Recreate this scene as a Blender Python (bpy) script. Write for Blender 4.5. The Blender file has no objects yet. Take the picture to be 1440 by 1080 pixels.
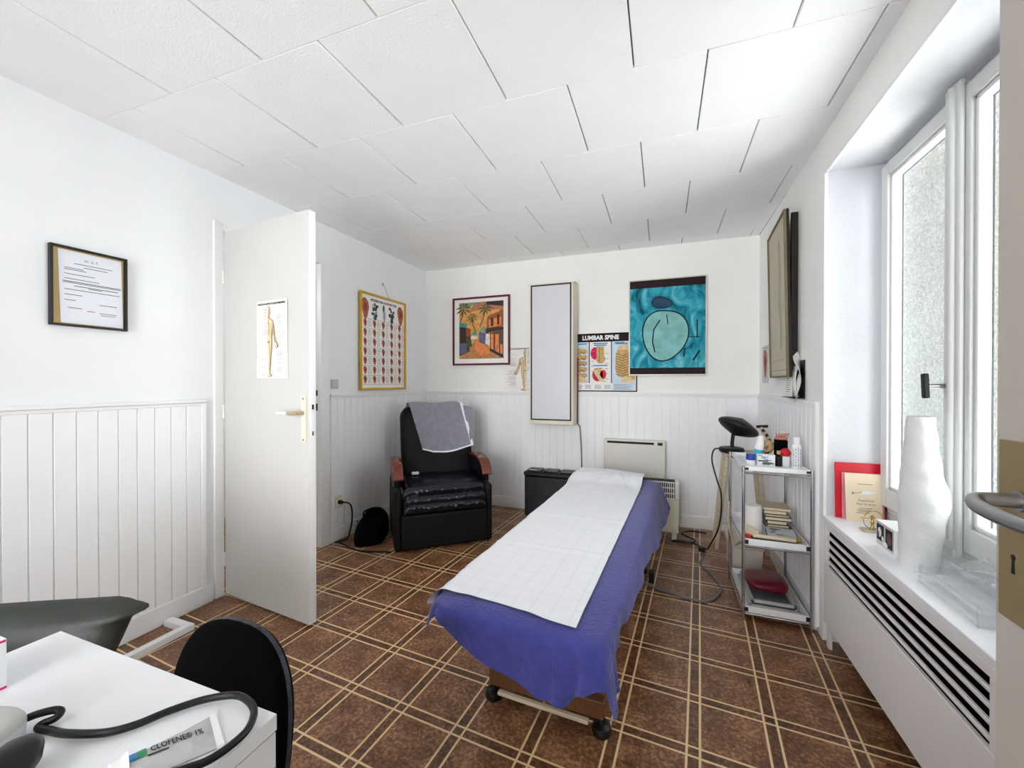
import bpy, bmesh, math, random
from mathutils import Vector, Matrix, noise
random.seed(7)
S = bpy.context.scene
COL = S.collection
V = Vector
R_ = math.radians

# ------------------------------------------------------------------ materials
def lin(c):
    return tuple((x/12.92 if x <= 0.04045 else ((x+0.055)/1.055)**2.4) for x in c)
def rgb(r, g, b):
    return lin((r/255, g/255, b/255))
MATS = {}
def mat(name, col, rough=.5, metal=0.0, var=.04, vscale=6.0, bump=0.0, bscale=80.0, spec=.5, coat=0.0, sheen=0.0, trans=0.0, alpha=1.0, ior=1.45, stretch=None):
    """principled surface; var = slight noise in the colour of the material itself"""
    if name in MATS: return MATS[name]
    m = bpy.data.materials.new(name); m.use_nodes = True
    nt = m.node_tree; p = nt.nodes['Principled BSDF']
    p.inputs['Roughness'].default_value = rough; p.inputs['Metallic'].default_value = metal
    p.inputs['Specular IOR Level'].default_value = spec; p.inputs['IOR'].default_value = ior
    p.inputs['Coat Weight'].default_value = coat
    p.inputs['Sheen Weight'].default_value = sheen
    p.inputs['Transmission Weight'].default_value = trans
    p.inputs['Alpha'].default_value = alpha
    geo = nt.nodes.new('ShaderNodeNewGeometry')
    src = geo.outputs['Position']
    if stretch:
        mp = nt.nodes.new('ShaderNodeMapping'); mp.inputs['Scale'].default_value = stretch
        nt.links.new(src, mp.inputs['Vector']); src = mp.outputs['Vector']
    n = nt.nodes.new('ShaderNodeTexNoise'); n.inputs['Scale'].default_value = vscale; n.inputs['Detail'].default_value = 4
    nt.links.new(src, n.inputs['Vector'])
    mr = nt.nodes.new('ShaderNodeMapRange'); mr.inputs['From Min'].default_value = .3; mr.inputs['From Max'].default_value = .7
    mr.inputs['To Min'].default_value = 1-var; mr.inputs['To Max'].default_value = 1+var
    nt.links.new(n.outputs['Fac'], mr.inputs['Value'])
    mx = nt.nodes.new('ShaderNodeVectorMath'); mx.operation = 'SCALE'
    mx.inputs[0].default_value = col
    nt.links.new(mr.outputs['Result'], mx.inputs['Scale'])
    nt.links.new(mx.outputs['Vector'], p.inputs['Base Color'])
    if bump:
        n2 = nt.nodes.new('ShaderNodeTexNoise'); n2.inputs['Scale'].default_value = bscale; n2.inputs['Detail'].default_value = 3
        nt.links.new(src, n2.inputs['Vector'])
        b = nt.nodes.new('ShaderNodeBump'); b.inputs['Strength'].default_value = bump; b.inputs['Distance'].default_value = .004
        nt.links.new(n2.outputs['Fac'], b.inputs['Height']); nt.links.new(b.outputs['Normal'], p.inputs['Normal'])
    MATS[name] = m
    return m

M = {}
M['wall'] = mat('wall_paint', rgb(236,238,241), .75, var=.012, bump=.10, bscale=160)
M['wall_back'] = mat('wall_paint_back', rgb(243,243,241), .75, var=.012, bump=.10, bscale=160)
M['rough'] = mat('roughcast_white', rgb(216,218,223), .8, var=.015, bump=.9, bscale=42)
M['ceil'] = mat('ceiling_tile_white', rgb(246,247,248), .85, var=.012, bump=.45, bscale=120)
M['gap'] = mat('ceiling_batten', rgb(120,120,118), .9)
M['panel'] = mat('painted_panelling', rgb(243,244,246), .5, var=.012, bump=.05, bscale=60)
M['trim'] = mat('painted_trim', rgb(238,239,240), .42, var=.012)
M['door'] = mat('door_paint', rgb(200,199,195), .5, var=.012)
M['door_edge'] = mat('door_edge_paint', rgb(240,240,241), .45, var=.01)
M['door2'] = mat('entry_door_paint', rgb(188,180,171), .5, var=.02)
M['cover'] = mat('radiator_cover_paint', rgb(238,235,235), .5, var=.012)
M['sill'] = mat('sill_white', rgb(242,243,247), .45, var=.01)
M['winframe'] = mat('window_frame_grey_white', rgb(222,223,222), .45, var=.012)
M['black'] = mat('black_plastic', rgb(8,8,9), .45, var=.1)
M['blackleather'] = mat('black_leather', rgb(13,15,24), .24, var=.15, bump=.25, bscale=180, spec=.5)
M['blackleather_dull'] = mat('black_leather_dull', rgb(5,5,6), .6, var=.15, bump=.2, bscale=180, spec=.3)
M['blackfabric'] = mat('black_fabric', rgb(5,5,6), .95, var=.2, bump=.3, bscale=250, spec=.1)
M['worn'] = mat('worn_leather_edge', rgb(44,47,58), .45, var=.85, vscale=70)
M['greyleather'] = mat('grey_green_leather', rgb(48,52,47), .5, var=.22, vscale=5, bump=.25, bscale=140)
M['wood_red'] = mat('varnished_red_wood', rgb(104,42,24), .25, var=.25, vscale=9, coat=.5, stretch=(1,1,8))
M['wood'] = mat('pale_wood', rgb(198,184,160), .55, var=.10, vscale=12, stretch=(1,1,6))
M['wood_brown'] = mat('brown_wood', rgb(98,62,36), .45, var=.2, vscale=14, stretch=(6,6,1))
M['blue'] = mat('blue_fleece', rgb(65,68,140), .95, var=.14, vscale=26, bump=.9, bscale=120, sheen=.35, spec=.1)
M['greytowel'] = mat('grey_towel', rgb(140,140,150), .95, var=.10, vscale=30, bump=.8, bscale=190, sheen=.2, spec=.1)
M['white_edge'] = mat('white_hem', rgb(232,233,238), .8, var=.02)
M['chrome'] = mat('chrome', rgb(190,190,195), .18, metal=1, var=.03)
M['steel'] = mat('brushed_steel', rgb(170,170,172), .35, metal=1, var=.05)
M['brass'] = mat('brass', rgb(196,160,84), .25, metal=1, var=.08)
M['brassplate'] = mat('anodised_brass_plate', rgb(158,140,100), .42, metal=.6, var=.06)
M['bronze'] = mat('pale_bronze', rgb(190,172,140), .35, metal=.5, var=.05)
M['gold'] = mat('gold_frame', rgb(206,164,48), .35, metal=.35, var=.1)
M['white'] = mat('white_plastic', rgb(238,239,241), .4, var=.01)
M['desk'] = mat('white_laminate', rgb(233,235,238), .35, var=.008)
M['cream'] = mat('cream_plastic', rgb(228,220,200), .5, var=.02)
M['ivory'] = mat('heater_enamel', rgb(226,224,216), .4, var=.01)
M['ivory2'] = mat('convector_enamel', rgb(218,218,200), .4, var=.02)
M['screen'] = mat('opal_screen', rgb(214,215,220), .35, var=.01)
M['paper'] = mat('paper_white', rgb(240,238,234), .8, var=.02)
M['gold_mat'] = mat('tan_gold_mount', rgb(192,166,108), .55, var=.08)
M['darkside'] = mat('dark_picture_side', rgb(34,22,17), .6, var=.15)
M['paper_cool'] = mat('paper_cool_white', rgb(228,230,238), .8, var=.015)
M['paper_roll'] = mat('crepe_paper', rgb(228,229,229), .9, var=.02, bump=.5, bscale=70)
M['paper_cream'] = mat('cream_paper', rgb(236,220,190), .8, var=.05)
M['paper_grey'] = mat('grey_paper', rgb(205,204,202), .8, var=.04)
M['ink'] = mat('ink_black', rgb(24,20,22), .7)
M['ink_grey'] = mat('ink_grey', rgb(150,148,150), .8)
M['ink_mid'] = mat('ink_mid_grey', rgb(105,102,104), .8)
M['red'] = mat('red_board', rgb(206,16,40), .45, var=.06)
M['pink'] = mat('pink_mat', rgb(224,150,158), .6, var=.05)
M['redframe'] = mat('dark_red_frame', rgb(92,12,32), .35, var=.1)
M['darkred'] = mat('dark_red_leather', rgb(104,8,32), .3, var=.12, bump=.2, bscale=90)
M['skin'] = mat('print_skin', rgb(222,200,160), .8, var=.1, vscale=40)
M['brown_line'] = mat('print_brown', rgb(112,80,52), .8)
M['ear'] = mat('print_ear', rgb(176,98,72), .8, var=.25, vscale=60)
M['ear_dark'] = mat('print_ear_dark', rgb(136,66,46), .8, var=.2, vscale=60)
M['bone'] = mat('print_bone', rgb(204,170,112), .8, var=.3, vscale=70)
M['bone_dark'] = mat('print_bone_dark', rgb(140,100,58), .8, var=.25, vscale=70)
M['magenta'] = mat('print_magenta', rgb(222,24,98), .8, var=.1)
M['muscle'] = mat('print_muscle', rgb(196,44,56), .8, var=.2, vscale=50)
M['sky_print'] = mat('print_pale_blue', rgb(204,222,238), .8, var=.04)
M['blue_print'] = mat('print_blue', rgb(70,140,190), .8, var=.1)
M['maroon'] = mat('print_maroon', rgb(34,13,17), .8, var=.3, vscale=12)
M['purple'] = mat('print_purple', rgb(86,66,96), .8, var=.4, vscale=70)
M['green_print'] = mat('print_green', rgb(48,92,72), .8, var=.2)
M['lilac'] = mat('print_lilac', rgb(172,168,186), .8, var=.1)
M['alu'] = mat('pale_aluminium_frame', rgb(214,208,192), .4, metal=.3, var=.05)
M['beige_print'] = mat('beige_print', rgb(196,188,166), .7, var=.05, vscale=4)
M['beige_dark'] = mat('beige_print_grey', rgb(172,166,150), .7, var=.08, vscale=10)
M['beigebox'] = mat('beige_plastic_box', rgb(206,196,182), .5, var=.03)
M['rubber'] = mat('black_rubber', rgb(7,7,8), .4, var=.1, spec=.5)
M['greyplastic'] = mat('grey_plastic', rgb(188,190,186), .45, var=.02)
M['greyplastic2'] = mat('pale_grey_plastic', rgb(205,208,214), .45, var=.02)
M['cyan'] = mat('cyan_print', rgb(40,172,200), .5, var=.05)
M['navy'] = mat('blue_tin', rgb(32,62,150), .4, var=.06)
M['teal'] = mat('teal_print', rgb(40,120,130), .6, var=.1)
M['blue_logo'] = mat('blue_logo', rgb(34,140,214), .4, var=.04)
M['green_logo'] = mat('green_logo', rgb(20,150,96), .4, var=.04)
M['tube'] = mat('aluminium_tube_silver', rgb(196,198,200), .35, metal=.25, var=.04, bump=.4, bscale=30)
M['pinkprint'] = mat('carton_pink', rgb(214,30,120), .5)
M['rope'] = mat('tan_rope', rgb(186,160,116), .8, var=.2, vscale=60)
M['fingerpink'] = mat('rosy_rubber', rgb(190,122,104), .5, var=.1)
M['olive'] = mat('olive_board', rgb(120,112,84), .7, var=.1)  # plain olive tone for picture frame and thermostat
M['green_book'] = mat('green_book', rgb(60,84,76), .6, var=.15)
M['dark_book'] = mat('dark_book', rgb(34,36,38), .6, var=.2)
M['manila'] = mat('manila_folder', rgb(190,172,146), .7, var=.06)
M['slate'] = mat('grey_folder', rgb(120,122,128), .5, var=.15)
M['binlid'] = mat('bin_lid_brown_black', rgb(44,36,34), .4, var=.1)
M['switch'] = mat('switch_grey_beige', rgb(196,192,184), .45, var=.02)

def sheet_material():
    m = bpy.data.materials.new('white_checked_cotton'); m.use_nodes = True
    nt = m.node_tree; p = nt.nodes['Principled BSDF']
    p.inputs['Roughness'].default_value = .9; p.inputs['Specular IOR Level'].default_value = .15
    geo = nt.nodes.new('ShaderNodeNewGeometry')
    mp = nt.nodes.new('ShaderNodeMapping'); mp.inputs['Rotation'].default_value = (0, 0, R_(3)); mp.inputs['Scale'].default_value = (1, 1, .001)
    nt.links.new(geo.outputs['Position'], mp.inputs['Vector'])
    ck = nt.nodes.new('ShaderNodeTexBrick'); ck.inputs['Scale'].default_value = 8
    ck.offset = 0; ck.inputs['Mortar Size'].default_value = .018; ck.inputs['Brick Width'].default_value = .5; ck.inputs['Row Height'].default_value = .5
    ck.inputs['Color1'].default_value = (1, 1, 1, 1); ck.inputs['Color2'].default_value = (1, 1, 1, 1); ck.inputs['Mortar'].default_value = (.0, .0, .0, 1)
    nt.links.new(mp.outputs['Vector'], ck.inputs['Vector'])
    n = nt.nodes.new('ShaderNodeTexNoise'); n.inputs['Scale'].default_value = 60
    nt.links.new(geo.outputs['Position'], n.inputs['Vector'])
    add = nt.nodes.new('ShaderNodeMath'); add.operation = 'MULTIPLY_ADD'; add.inputs[1].default_value = .6
    nt.links.new(ck.outputs['Color'], add.inputs[0]); nt.links.new(n.outputs['Fac'], add.inputs[2])
    b = nt.nodes.new('ShaderNodeBump'); b.inputs['Strength'].default_value = .4; b.inputs['Distance'].default_value = .003
    nt.links.new(add.outputs[0], b.inputs['Height']); nt.links.new(b.outputs['Normal'], p.inputs['Normal'])
    mx = nt.nodes.new('ShaderNodeMix'); mx.data_type = 'RGBA'
    mx.inputs['A'].default_value = (*rgb(229,231,237), 1); mx.inputs['B'].default_value = (*rgb(236,237,242), 1)
    nt.links.new(ck.outputs['Color'], mx.inputs['Factor'])
    nt.links.new(mx.outputs['Result'], p.inputs['Base Color'])
    return m
M['sheet'] = sheet_material()

def floor_material():
    m = bpy.data.materials.new('brown_lino_with_double_lines'); m.use_nodes = True
    nt = m.node_tree; N = nt.nodes; Lk = nt.links; p = N['Principled BSDF']
    geo = N.new('ShaderNodeNewGeometry')
    sep = N.new('ShaderNodeSeparateXYZ')
    # slow waviness of a sheet floor
    Lk.new(geo.outputs['Position'], sep.inputs[0])
    def mth(op, a, b=None, c=None):
        n = N.new('ShaderNodeMath'); n.operation = op
        for i, v in enumerate((a, b, c)):
            if v is None: continue
            if isinstance(v, (int, float)): n.inputs[i].default_value = v
            else: Lk.new(v, n.inputs[i])
        return n.outputs[0]
    x, y = sep.outputs[0], sep.outputs[1]
    fr = R_(-4.085); c, s = math.cos(fr), math.sin(fr)
    u = mth('ADD', mth('MULTIPLY', x, c), mth('MULTIPLY', y, s))
    v = mth('ADD', mth('MULTIPLY', x, -s), mth('MULTIPLY', y, c))
    def dist(coord, off, P):      # distance to the nearest line of a family
        t = mth('ADD', mth('SUBTRACT', coord, off), P/2 + 40*P)
        return mth('ABSOLUTE', mth('SUBTRACT', mth('MODULO', t, P), P/2))
    P1, P2, w = .2424, .2452, .0035
    ds = [dist(u, -.0352, P1), dist(u, .0040, P1), dist(v, 1.168, P2), dist(v, 1.2052, P2)]
    mn = ds[0]
    for d in ds[1:]: mn = mth('MINIMUM', mn, d)
    line = mth('SUBTRACT', 1.0, mth('SMOOTH_MIN', 1.0, mth('MAXIMUM', mth('DIVIDE', mth('SUBTRACT', mn, w*.75), w*.6), 0.0), .01))
    bu = mth('LESS_THAN', dist(u, -.0156, P1), .0196); bv = mth('LESS_THAN', dist(v, 1.1866, P2), .0186)
    band = mth('MAXIMUM', bu, bv)
    n1 = N.new('ShaderNodeTexNoise'); n1.inputs['Scale'].default_value = 9; n1.inputs['Detail'].default_value = 8; n1.inputs['Roughness'].default_value = .7
    n2 = N.new('ShaderNodeTexNoise'); n2.inputs['Scale'].default_value = 75; n2.inputs['Detail'].default_value = 4; n2.inputs['Roughness'].default_value = .7
    for n in (n1, n2): Lk.new(geo.outputs['Position'], n.inputs['Vector'])
    f = mth('ADD', mth('MULTIPLY', n1.outputs['Fac'], .42), mth('MULTIPLY', n2.outputs['Fac'], .58))
    cr = N.new('ShaderNodeValToRGB')
    e = cr.color_ramp.elements
    e[0].position = .38; e[0].color = (*rgb(76,46,29), 1)
    e[1].position = .62; e[1].color = (*rgb(186,140,104), 1)
    k = e.new(.5); k.color = (*rgb(124,82,54), 1)
    Lk.new(f, cr.inputs[0])
    dk = N.new('ShaderNodeMix'); dk.data_type = 'RGBA'; dk.blend_type = 'MULTIPLY'
    Lk.new(mth('MULTIPLY', band, 1.0), dk.inputs['Factor']); Lk.new(cr.outputs[0], dk.inputs['A']); dk.inputs['B'].default_value = (.62, .58, .52, 1)
    mx = N.new('ShaderNodeMix'); mx.data_type = 'RGBA'
    Lk.new(line, mx.inputs['Factor']); Lk.new(dk.outputs['Result'], mx.inputs['A']); mx.inputs['B'].default_value = (*rgb(236,206,158), 1)
    Lk.new(mx.outputs['Result'], p.inputs['Base Color'])
    p.inputs['Roughness'].default_value = .30; p.inputs['Specular IOR Level'].default_value = .5
    b = N.new('ShaderNodeBump'); b.inputs['Strength'].default_value = .6; b.inputs['Distance'].default_value = .003
    Lk.new(n2.outputs['Fac'], b.inputs['Height']); Lk.new(b.outputs['Normal'], p.inputs['Normal'])
    return m
M['floor'] = floor_material()

def frosted_material():
    m = bpy.data.materials.new('frosted_glass'); m.use_nodes = True
    nt = m.node_tree; N = nt.nodes; Lk = nt.links
    for n in list(N): N.remove(n)
    out = N.new('ShaderNodeOutputMaterial')
    geo = N.new('ShaderNodeNewGeometry')
    vo = N.new('ShaderNodeTexVoronoi'); vo.inputs['Scale'].default_value = 95
    no = N.new('ShaderNodeTexNoise'); no.inputs['Scale'].default_value = 3.0; no.inputs['Detail'].default_value = 5
    Lk.new(geo.outputs['Position'], vo.inputs['Vector']); Lk.new(geo.outputs['Position'], no.inputs['Vector'])
    ad = N.new('ShaderNodeMath'); ad.operation = 'MULTIPLY'
    Lk.new(vo.outputs['Distance'], ad.inputs[0]); ad.inputs[1].default_value = .9
    ad2 = N.new('ShaderNodeMath'); ad2.operation = 'ADD'; Lk.new(ad.outputs[0], ad2.inputs[0]); Lk.new(no.outputs['Fac'], ad2.inputs[1])
    mr = N.new('ShaderNodeMapRange'); mr.inputs['From Min'].default_value = .5; mr.inputs['From Max'].default_value = 1.3
    mr.inputs['To Min'].default_value = .10; mr.inputs['To Max'].default_value = .5
    Lk.new(ad2.outputs[0], mr.inputs['Value'])
    tr = N.new('ShaderNodeBsdfTransparent'); tr.inputs['Color'].default_value = (.93, .95, .95, 1)
    pr = N.new('ShaderNodeBsdfPrincipled'); pr.inputs['Base Color'].default_value = (.72, .74, .73, 1); pr.inputs['Roughness'].default_value = .35
    b = N.new('ShaderNodeBump'); b.inputs['Strength'].default_value = .6; b.inputs['Distance'].default_value = .004
    Lk.new(vo.outputs['Distance'], b.inputs['Height']); Lk.new(b.outputs['Normal'], pr.inputs['Normal'])
    mx = N.new('ShaderNodeMixShader'); Lk.new(mr.outputs['Result'], mx.inputs[0]); Lk.new(tr.outputs[0], mx.inputs[1]); Lk.new(pr.outputs[0], mx.inputs[2])
    Lk.new(mx.outputs[0], out.inputs['Surface'])
    return m
M['frosted'] = frosted_material()

def clear_material():
    m = bpy.data.materials.new('clear_acrylic'); m.use_nodes = True
    nt = m.node_tree; N = nt.nodes; Lk = nt.links
    for n in list(N): N.remove(n)
    out = N.new('ShaderNodeOutputMaterial')
    tr = N.new('ShaderNodeBsdfTransparent'); tr.inputs['Color'].default_value = (.975, .98, .985, 1)
    gl = N.new('ShaderNodeBsdfGlossy'); gl.inputs['Roughness'].default_value = .08
    df = N.new('ShaderNodeBsdfDiffuse'); df.inputs['Color'].default_value = (.93, .94, .96, 1)
    fr = N.new('ShaderNodeLayerWeight'); fr.inputs['Blend'].default_value = .45
    geo = N.new('ShaderNodeNewGeometry'); no = N.new('ShaderNodeTexNoise'); no.inputs['Scale'].default_value = 40
    Lk.new(geo.outputs['Position'], no.inputs['Vector'])
    m1 = N.new('ShaderNodeMixShader'); m1.inputs[0].default_value = .5; Lk.new(gl.outputs[0], m1.inputs[1]); Lk.new(df.outputs[0], m1.inputs[2])
    m2 = N.new('ShaderNodeMixShader')
    mu = N.new('ShaderNodeMath'); mu.operation = 'MULTIPLY_ADD'; mu.inputs[1].default_value = .5; mu.inputs[2].default_value = .03
    Lk.new(fr.outputs['Facing'], mu.inputs[0])
    Lk.new(mu.outputs[0], m2.inputs[0]); Lk.new(tr.outputs[0], m2.inputs[1]); Lk.new(m1.outputs[0], m2.inputs[2])
    Lk.new(m2.outputs[0], out.inputs['Surface'])
    return m
M['clear'] = clear_material()

def teal_material():
    m = bpy.data.materials.new('teal_brushwork'); m.use_nodes = True
    nt = m.node_tree; N = nt.nodes; Lk = nt.links; p = N['Principled BSDF']; p.inputs['Roughness'].default_value = .8; p.inputs['Specular IOR Level'].default_value = .1
    geo = N.new('ShaderNodeNewGeometry'); n = N.new('ShaderNodeTexNoise'); n.inputs['Scale'].default_value = 7; n.inputs['Detail'].default_value = 7; n.inputs['Distortion'].default_value = 1.2
    mp = N.new('ShaderNodeMapping'); mp.inputs['Scale'].default_value = (1.3, 1, .8); mp.inputs['Rotation'].default_value = (0, .5, 0)
    Lk.new(geo.outputs['Position'], mp.inputs['Vector']); Lk.new(mp.outputs[0], n.inputs['Vector'])
    cr = N.new('ShaderNodeValToRGB'); e = cr.color_ramp.elements
    e[0].position = .30; e[0].color = (*rgb(20,74,86), 1); e[1].position = .72; e[1].color = (*rgb(150,208,214), 1)
    a = e.new(.42); a.color = (*rgb(36,132,152), 1); b = e.new(.56); b.color = (*rgb(66,168,188), 1)
    Lk.new(n.outputs['Fac'], cr.inputs[0]); Lk.new(cr.outputs[0], p.inputs['Base Color'])
    return m
M['teal_art'] = teal_material()
M['pale_teal'] = mat('pale_teal_paint', rgb(128,186,184), .8, var=.16, vscale=14)
M['dark_teal'] = mat('dark_teal_paint', rgb(10,28,40), .8, var=.3, vscale=14)
M['slate_teal'] = mat('slate_blue_paint', rgb(36,66,92), .8, var=.3, vscale=20)

# ------------------------------------------------------------------ mesh builder
class MB:
    def __init__(self):
        self.bm = bmesh.new(); self.mi = 0
    def face(self, pts):
        vs = [self.bm.verts.new(p) for p in pts]
        f = self.bm.faces.new(vs); f.material_index = self.mi
        return f
    def box(self, x0, x1, y0, y1, z0, z1):
        return self.obb(((x0+x1)/2, (y0+y1)/2, (z0+z1)/2), (abs(x1-x0), abs(y1-y0), abs(z1-z0)))
    def obb(self, c, size, rot=None):
        c = V(c); h = V(size)/2; Rm = rot.to_3x3() if rot is not None else Matrix.Identity(3)
        vs = [self.bm.verts.new(c + Rm @ V((sx*h.x, sy*h.y, sz*h.z))) for sx in (-1, 1) for sy in (-1, 1) for sz in (-1, 1)]
        for q in ((0,1,3,2), (4,6,7,5), (0,4,5,1), (2,3,7,6), (0,2,6,4), (1,5,7,3)):
            f = self.bm.faces.new([vs[i] for i in q]); f.material_index = self.mi
        return vs
    def ring(self, c, r, ax, n=16, e=None, sq=1.0):
        ax = V(ax).normalized()
        t = V((0, 0, 1)) if abs(ax.z) < .9 else V((1, 0, 0))
        a = ax.cross(t).normalized(); b = ax.cross(a).normalized()
        return [self.bm.verts.new(V(c) + a*(r*math.cos(2*math.pi*i/n)) + b*(r*sq*math.sin(2*math.pi*i/n))) for i in range(n)]
    def bridge(self, A, B):
        n = len(A)
        for i in range(n):
            f = self.bm.faces.new((A[i], A[(i+1) % n], B[(i+1) % n], B[i])); f.material_index = self.mi
    def cap(self, A, rev=False):
        f = self.bm.faces.new(A[::-1] if rev else A); f.material_index = self.mi
    def cyl(self, p0, p1, r0, r1=None, n=16):
        r1 = r0 if r1 is None else r1
        ax = V(p1)-V(p0)
        A = self.ring(p0, r0, ax, n); B = self.ring(p1, r1, ax, n)
        self.bridge(A, B); self.cap(A, True); self.cap(B)
    def tube(self, pts, r, n=10, closed=False, smooth=0):
        pts = [V(p) for p in pts]
        if smooth: pts = catmull(pts, smooth, closed)
        N = len(pts); rs = []
        t0 = None; up = None
        for i, p in enumerate(pts):
            if closed: t = (pts[(i+1) % N]-pts[i-1]).normalized()
            else: t = (pts[min(i+1, N-1)]-pts[max(i-1, 0)]).normalized()
            if up is None:
                up = V((0, 0, 1)) if abs(t.z) < .9 else V((1, 0, 0))
            a = t.cross(up).normalized(); up = a.cross(t).normalized()
            rr = r(i/(N-1)) if callable(r) else r
            rs.append([self.bm.verts.new(p + a*(rr*math.cos(2*math.pi*k/n)) + up*(rr*math.sin(2*math.pi*k/n))) for k in range(n)])
        for i in range(N-1): self.bridge(rs[i], rs[i+1])
        if closed: self.bridge(rs[-1], rs[0])
        else: self.cap(rs[0], True); self.cap(rs[-1])
    def lathe(self, prof, c=(0, 0, 0), axis=None, n=24, caps=True):
        """prof: (r, z) list; axis: 3x3 whose Z is the axis"""
        c = V(c); A = axis.to_3x3() if axis is not None else Matrix.Identity(3)
        rs = []
        for r, z in prof:
            r = max(r, 1e-4)
            rs.append([self.bm.verts.new(c + A @ V((r*math.cos(2*math.pi*k/n), r*math.sin(2*math.pi*k/n), z))) for k in range(n)])
        for i in range(len(rs)-1): self.bridge(rs[i], rs[i+1])
        if caps: self.cap(rs[0], True); self.cap(rs[-1])
    def grid(self, fn, nu, nv, mfn=None, closed_u=False):
        g = [[self.bm.verts.new(fn(i/nu, j/nv)) for j in range(nv+1)] for i in range(nu+1 if not closed_u else nu)]
        for i in range(nu):
            for j in range(nv):
                i2 = (i+1) % len(g)
                f = self.bm.faces.new((g[i][j], g[i2][j], g[i2][j+1], g[i][j+1]))
                f.material_index = mfn((i+.5)/nu, (j+.5)/nv) if mfn else self.mi
        return g
    def prism(self, pts, off):
        """closed polygon (3D) extruded by off"""
        A = [self.bm.verts.new(V(p)) for p in pts]; B = [self.bm.verts.new(V(p)+V(off)) for p in pts]
        self.bridge(A, B); self.cap(A, True); self.cap(B)
    def build(self, name, mats, parent=None, smooth=False, bevel=0, seg=2, solid=0, sub=0, angle=35):
        bmesh.ops.recalc_face_normals(self.bm, faces=self.bm.faces[:]) if not getattr(self, 'keep', False) else None
        me = bpy.data.meshes.new(name); self.bm.to_mesh(me); self.bm.free()
        for m in (mats if isinstance(mats, (list, tuple)) else [mats]): me.materials.append(M[m] if isinstance(m, str) else m)
        o = bpy.data.objects.new(name, me); COL.objects.link(o)
        if solid:
            md = o.modifiers.new('solidify', 'SOLIDIFY'); md.thickness = solid; md.offset = -1
        if bevel:
            md = o.modifiers.new('bevel', 'BEVEL'); md.width = bevel; md.segments = seg; md.limit_method = 'ANGLE'; md.angle_limit = R_(40)
        if sub:
            md = o.modifiers.new('subdivision', 'SUBSURF'); md.levels = sub; md.render_levels = sub
        if smooth or bevel or sub:
            me.polygons.foreach_set('use_smooth', [True]*len(me.polygons))
            try: me.set_sharp_from_angle(angle=R_(angle))
            except Exception: pass
        if parent is not None:
            o.parent = parent
            if parent.type == 'EMPTY': o.location = -parent.location
        return o

def catmull(pts, k, closed=False):
    out = []; n = len(pts)
    rng = n if closed else n-1
    for i in range(rng):
        if closed: p0, p1, p2, p3 = pts[i-1], pts[i], pts[(i+1) % n], pts[(i+2) % n]
        else: p0, p1, p2, p3 = pts[max(i-1, 0)], pts[i], pts[i+1], pts[min(i+2, n-1)]
        for j in range(k):
            t = j/k
            out.append(.5*((2*p1)+(-p0+p2)*t+(2*p0-5*p1+4*p2-p3)*t*t+(-p0+3*p1-3*p2+p3)*t**3))
    if not closed: out.append(pts[-1])
    return out

def tag(o, label, cat, group=None, kind=None):
    o['label'] = label; o['category'] = cat
    if group: o['group'] = group
    if kind: o['kind'] = kind
    return o
def thing(name, label, cat, loc=(0, 0, 0), group=None):
    o = bpy.data.objects.new(name, None); COL.objects.link(o); o.location = loc; o.empty_display_size = .05
    return tag(o, label, cat, group)
def struct(o):
    o['kind'] = 'structure'; return o

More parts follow.
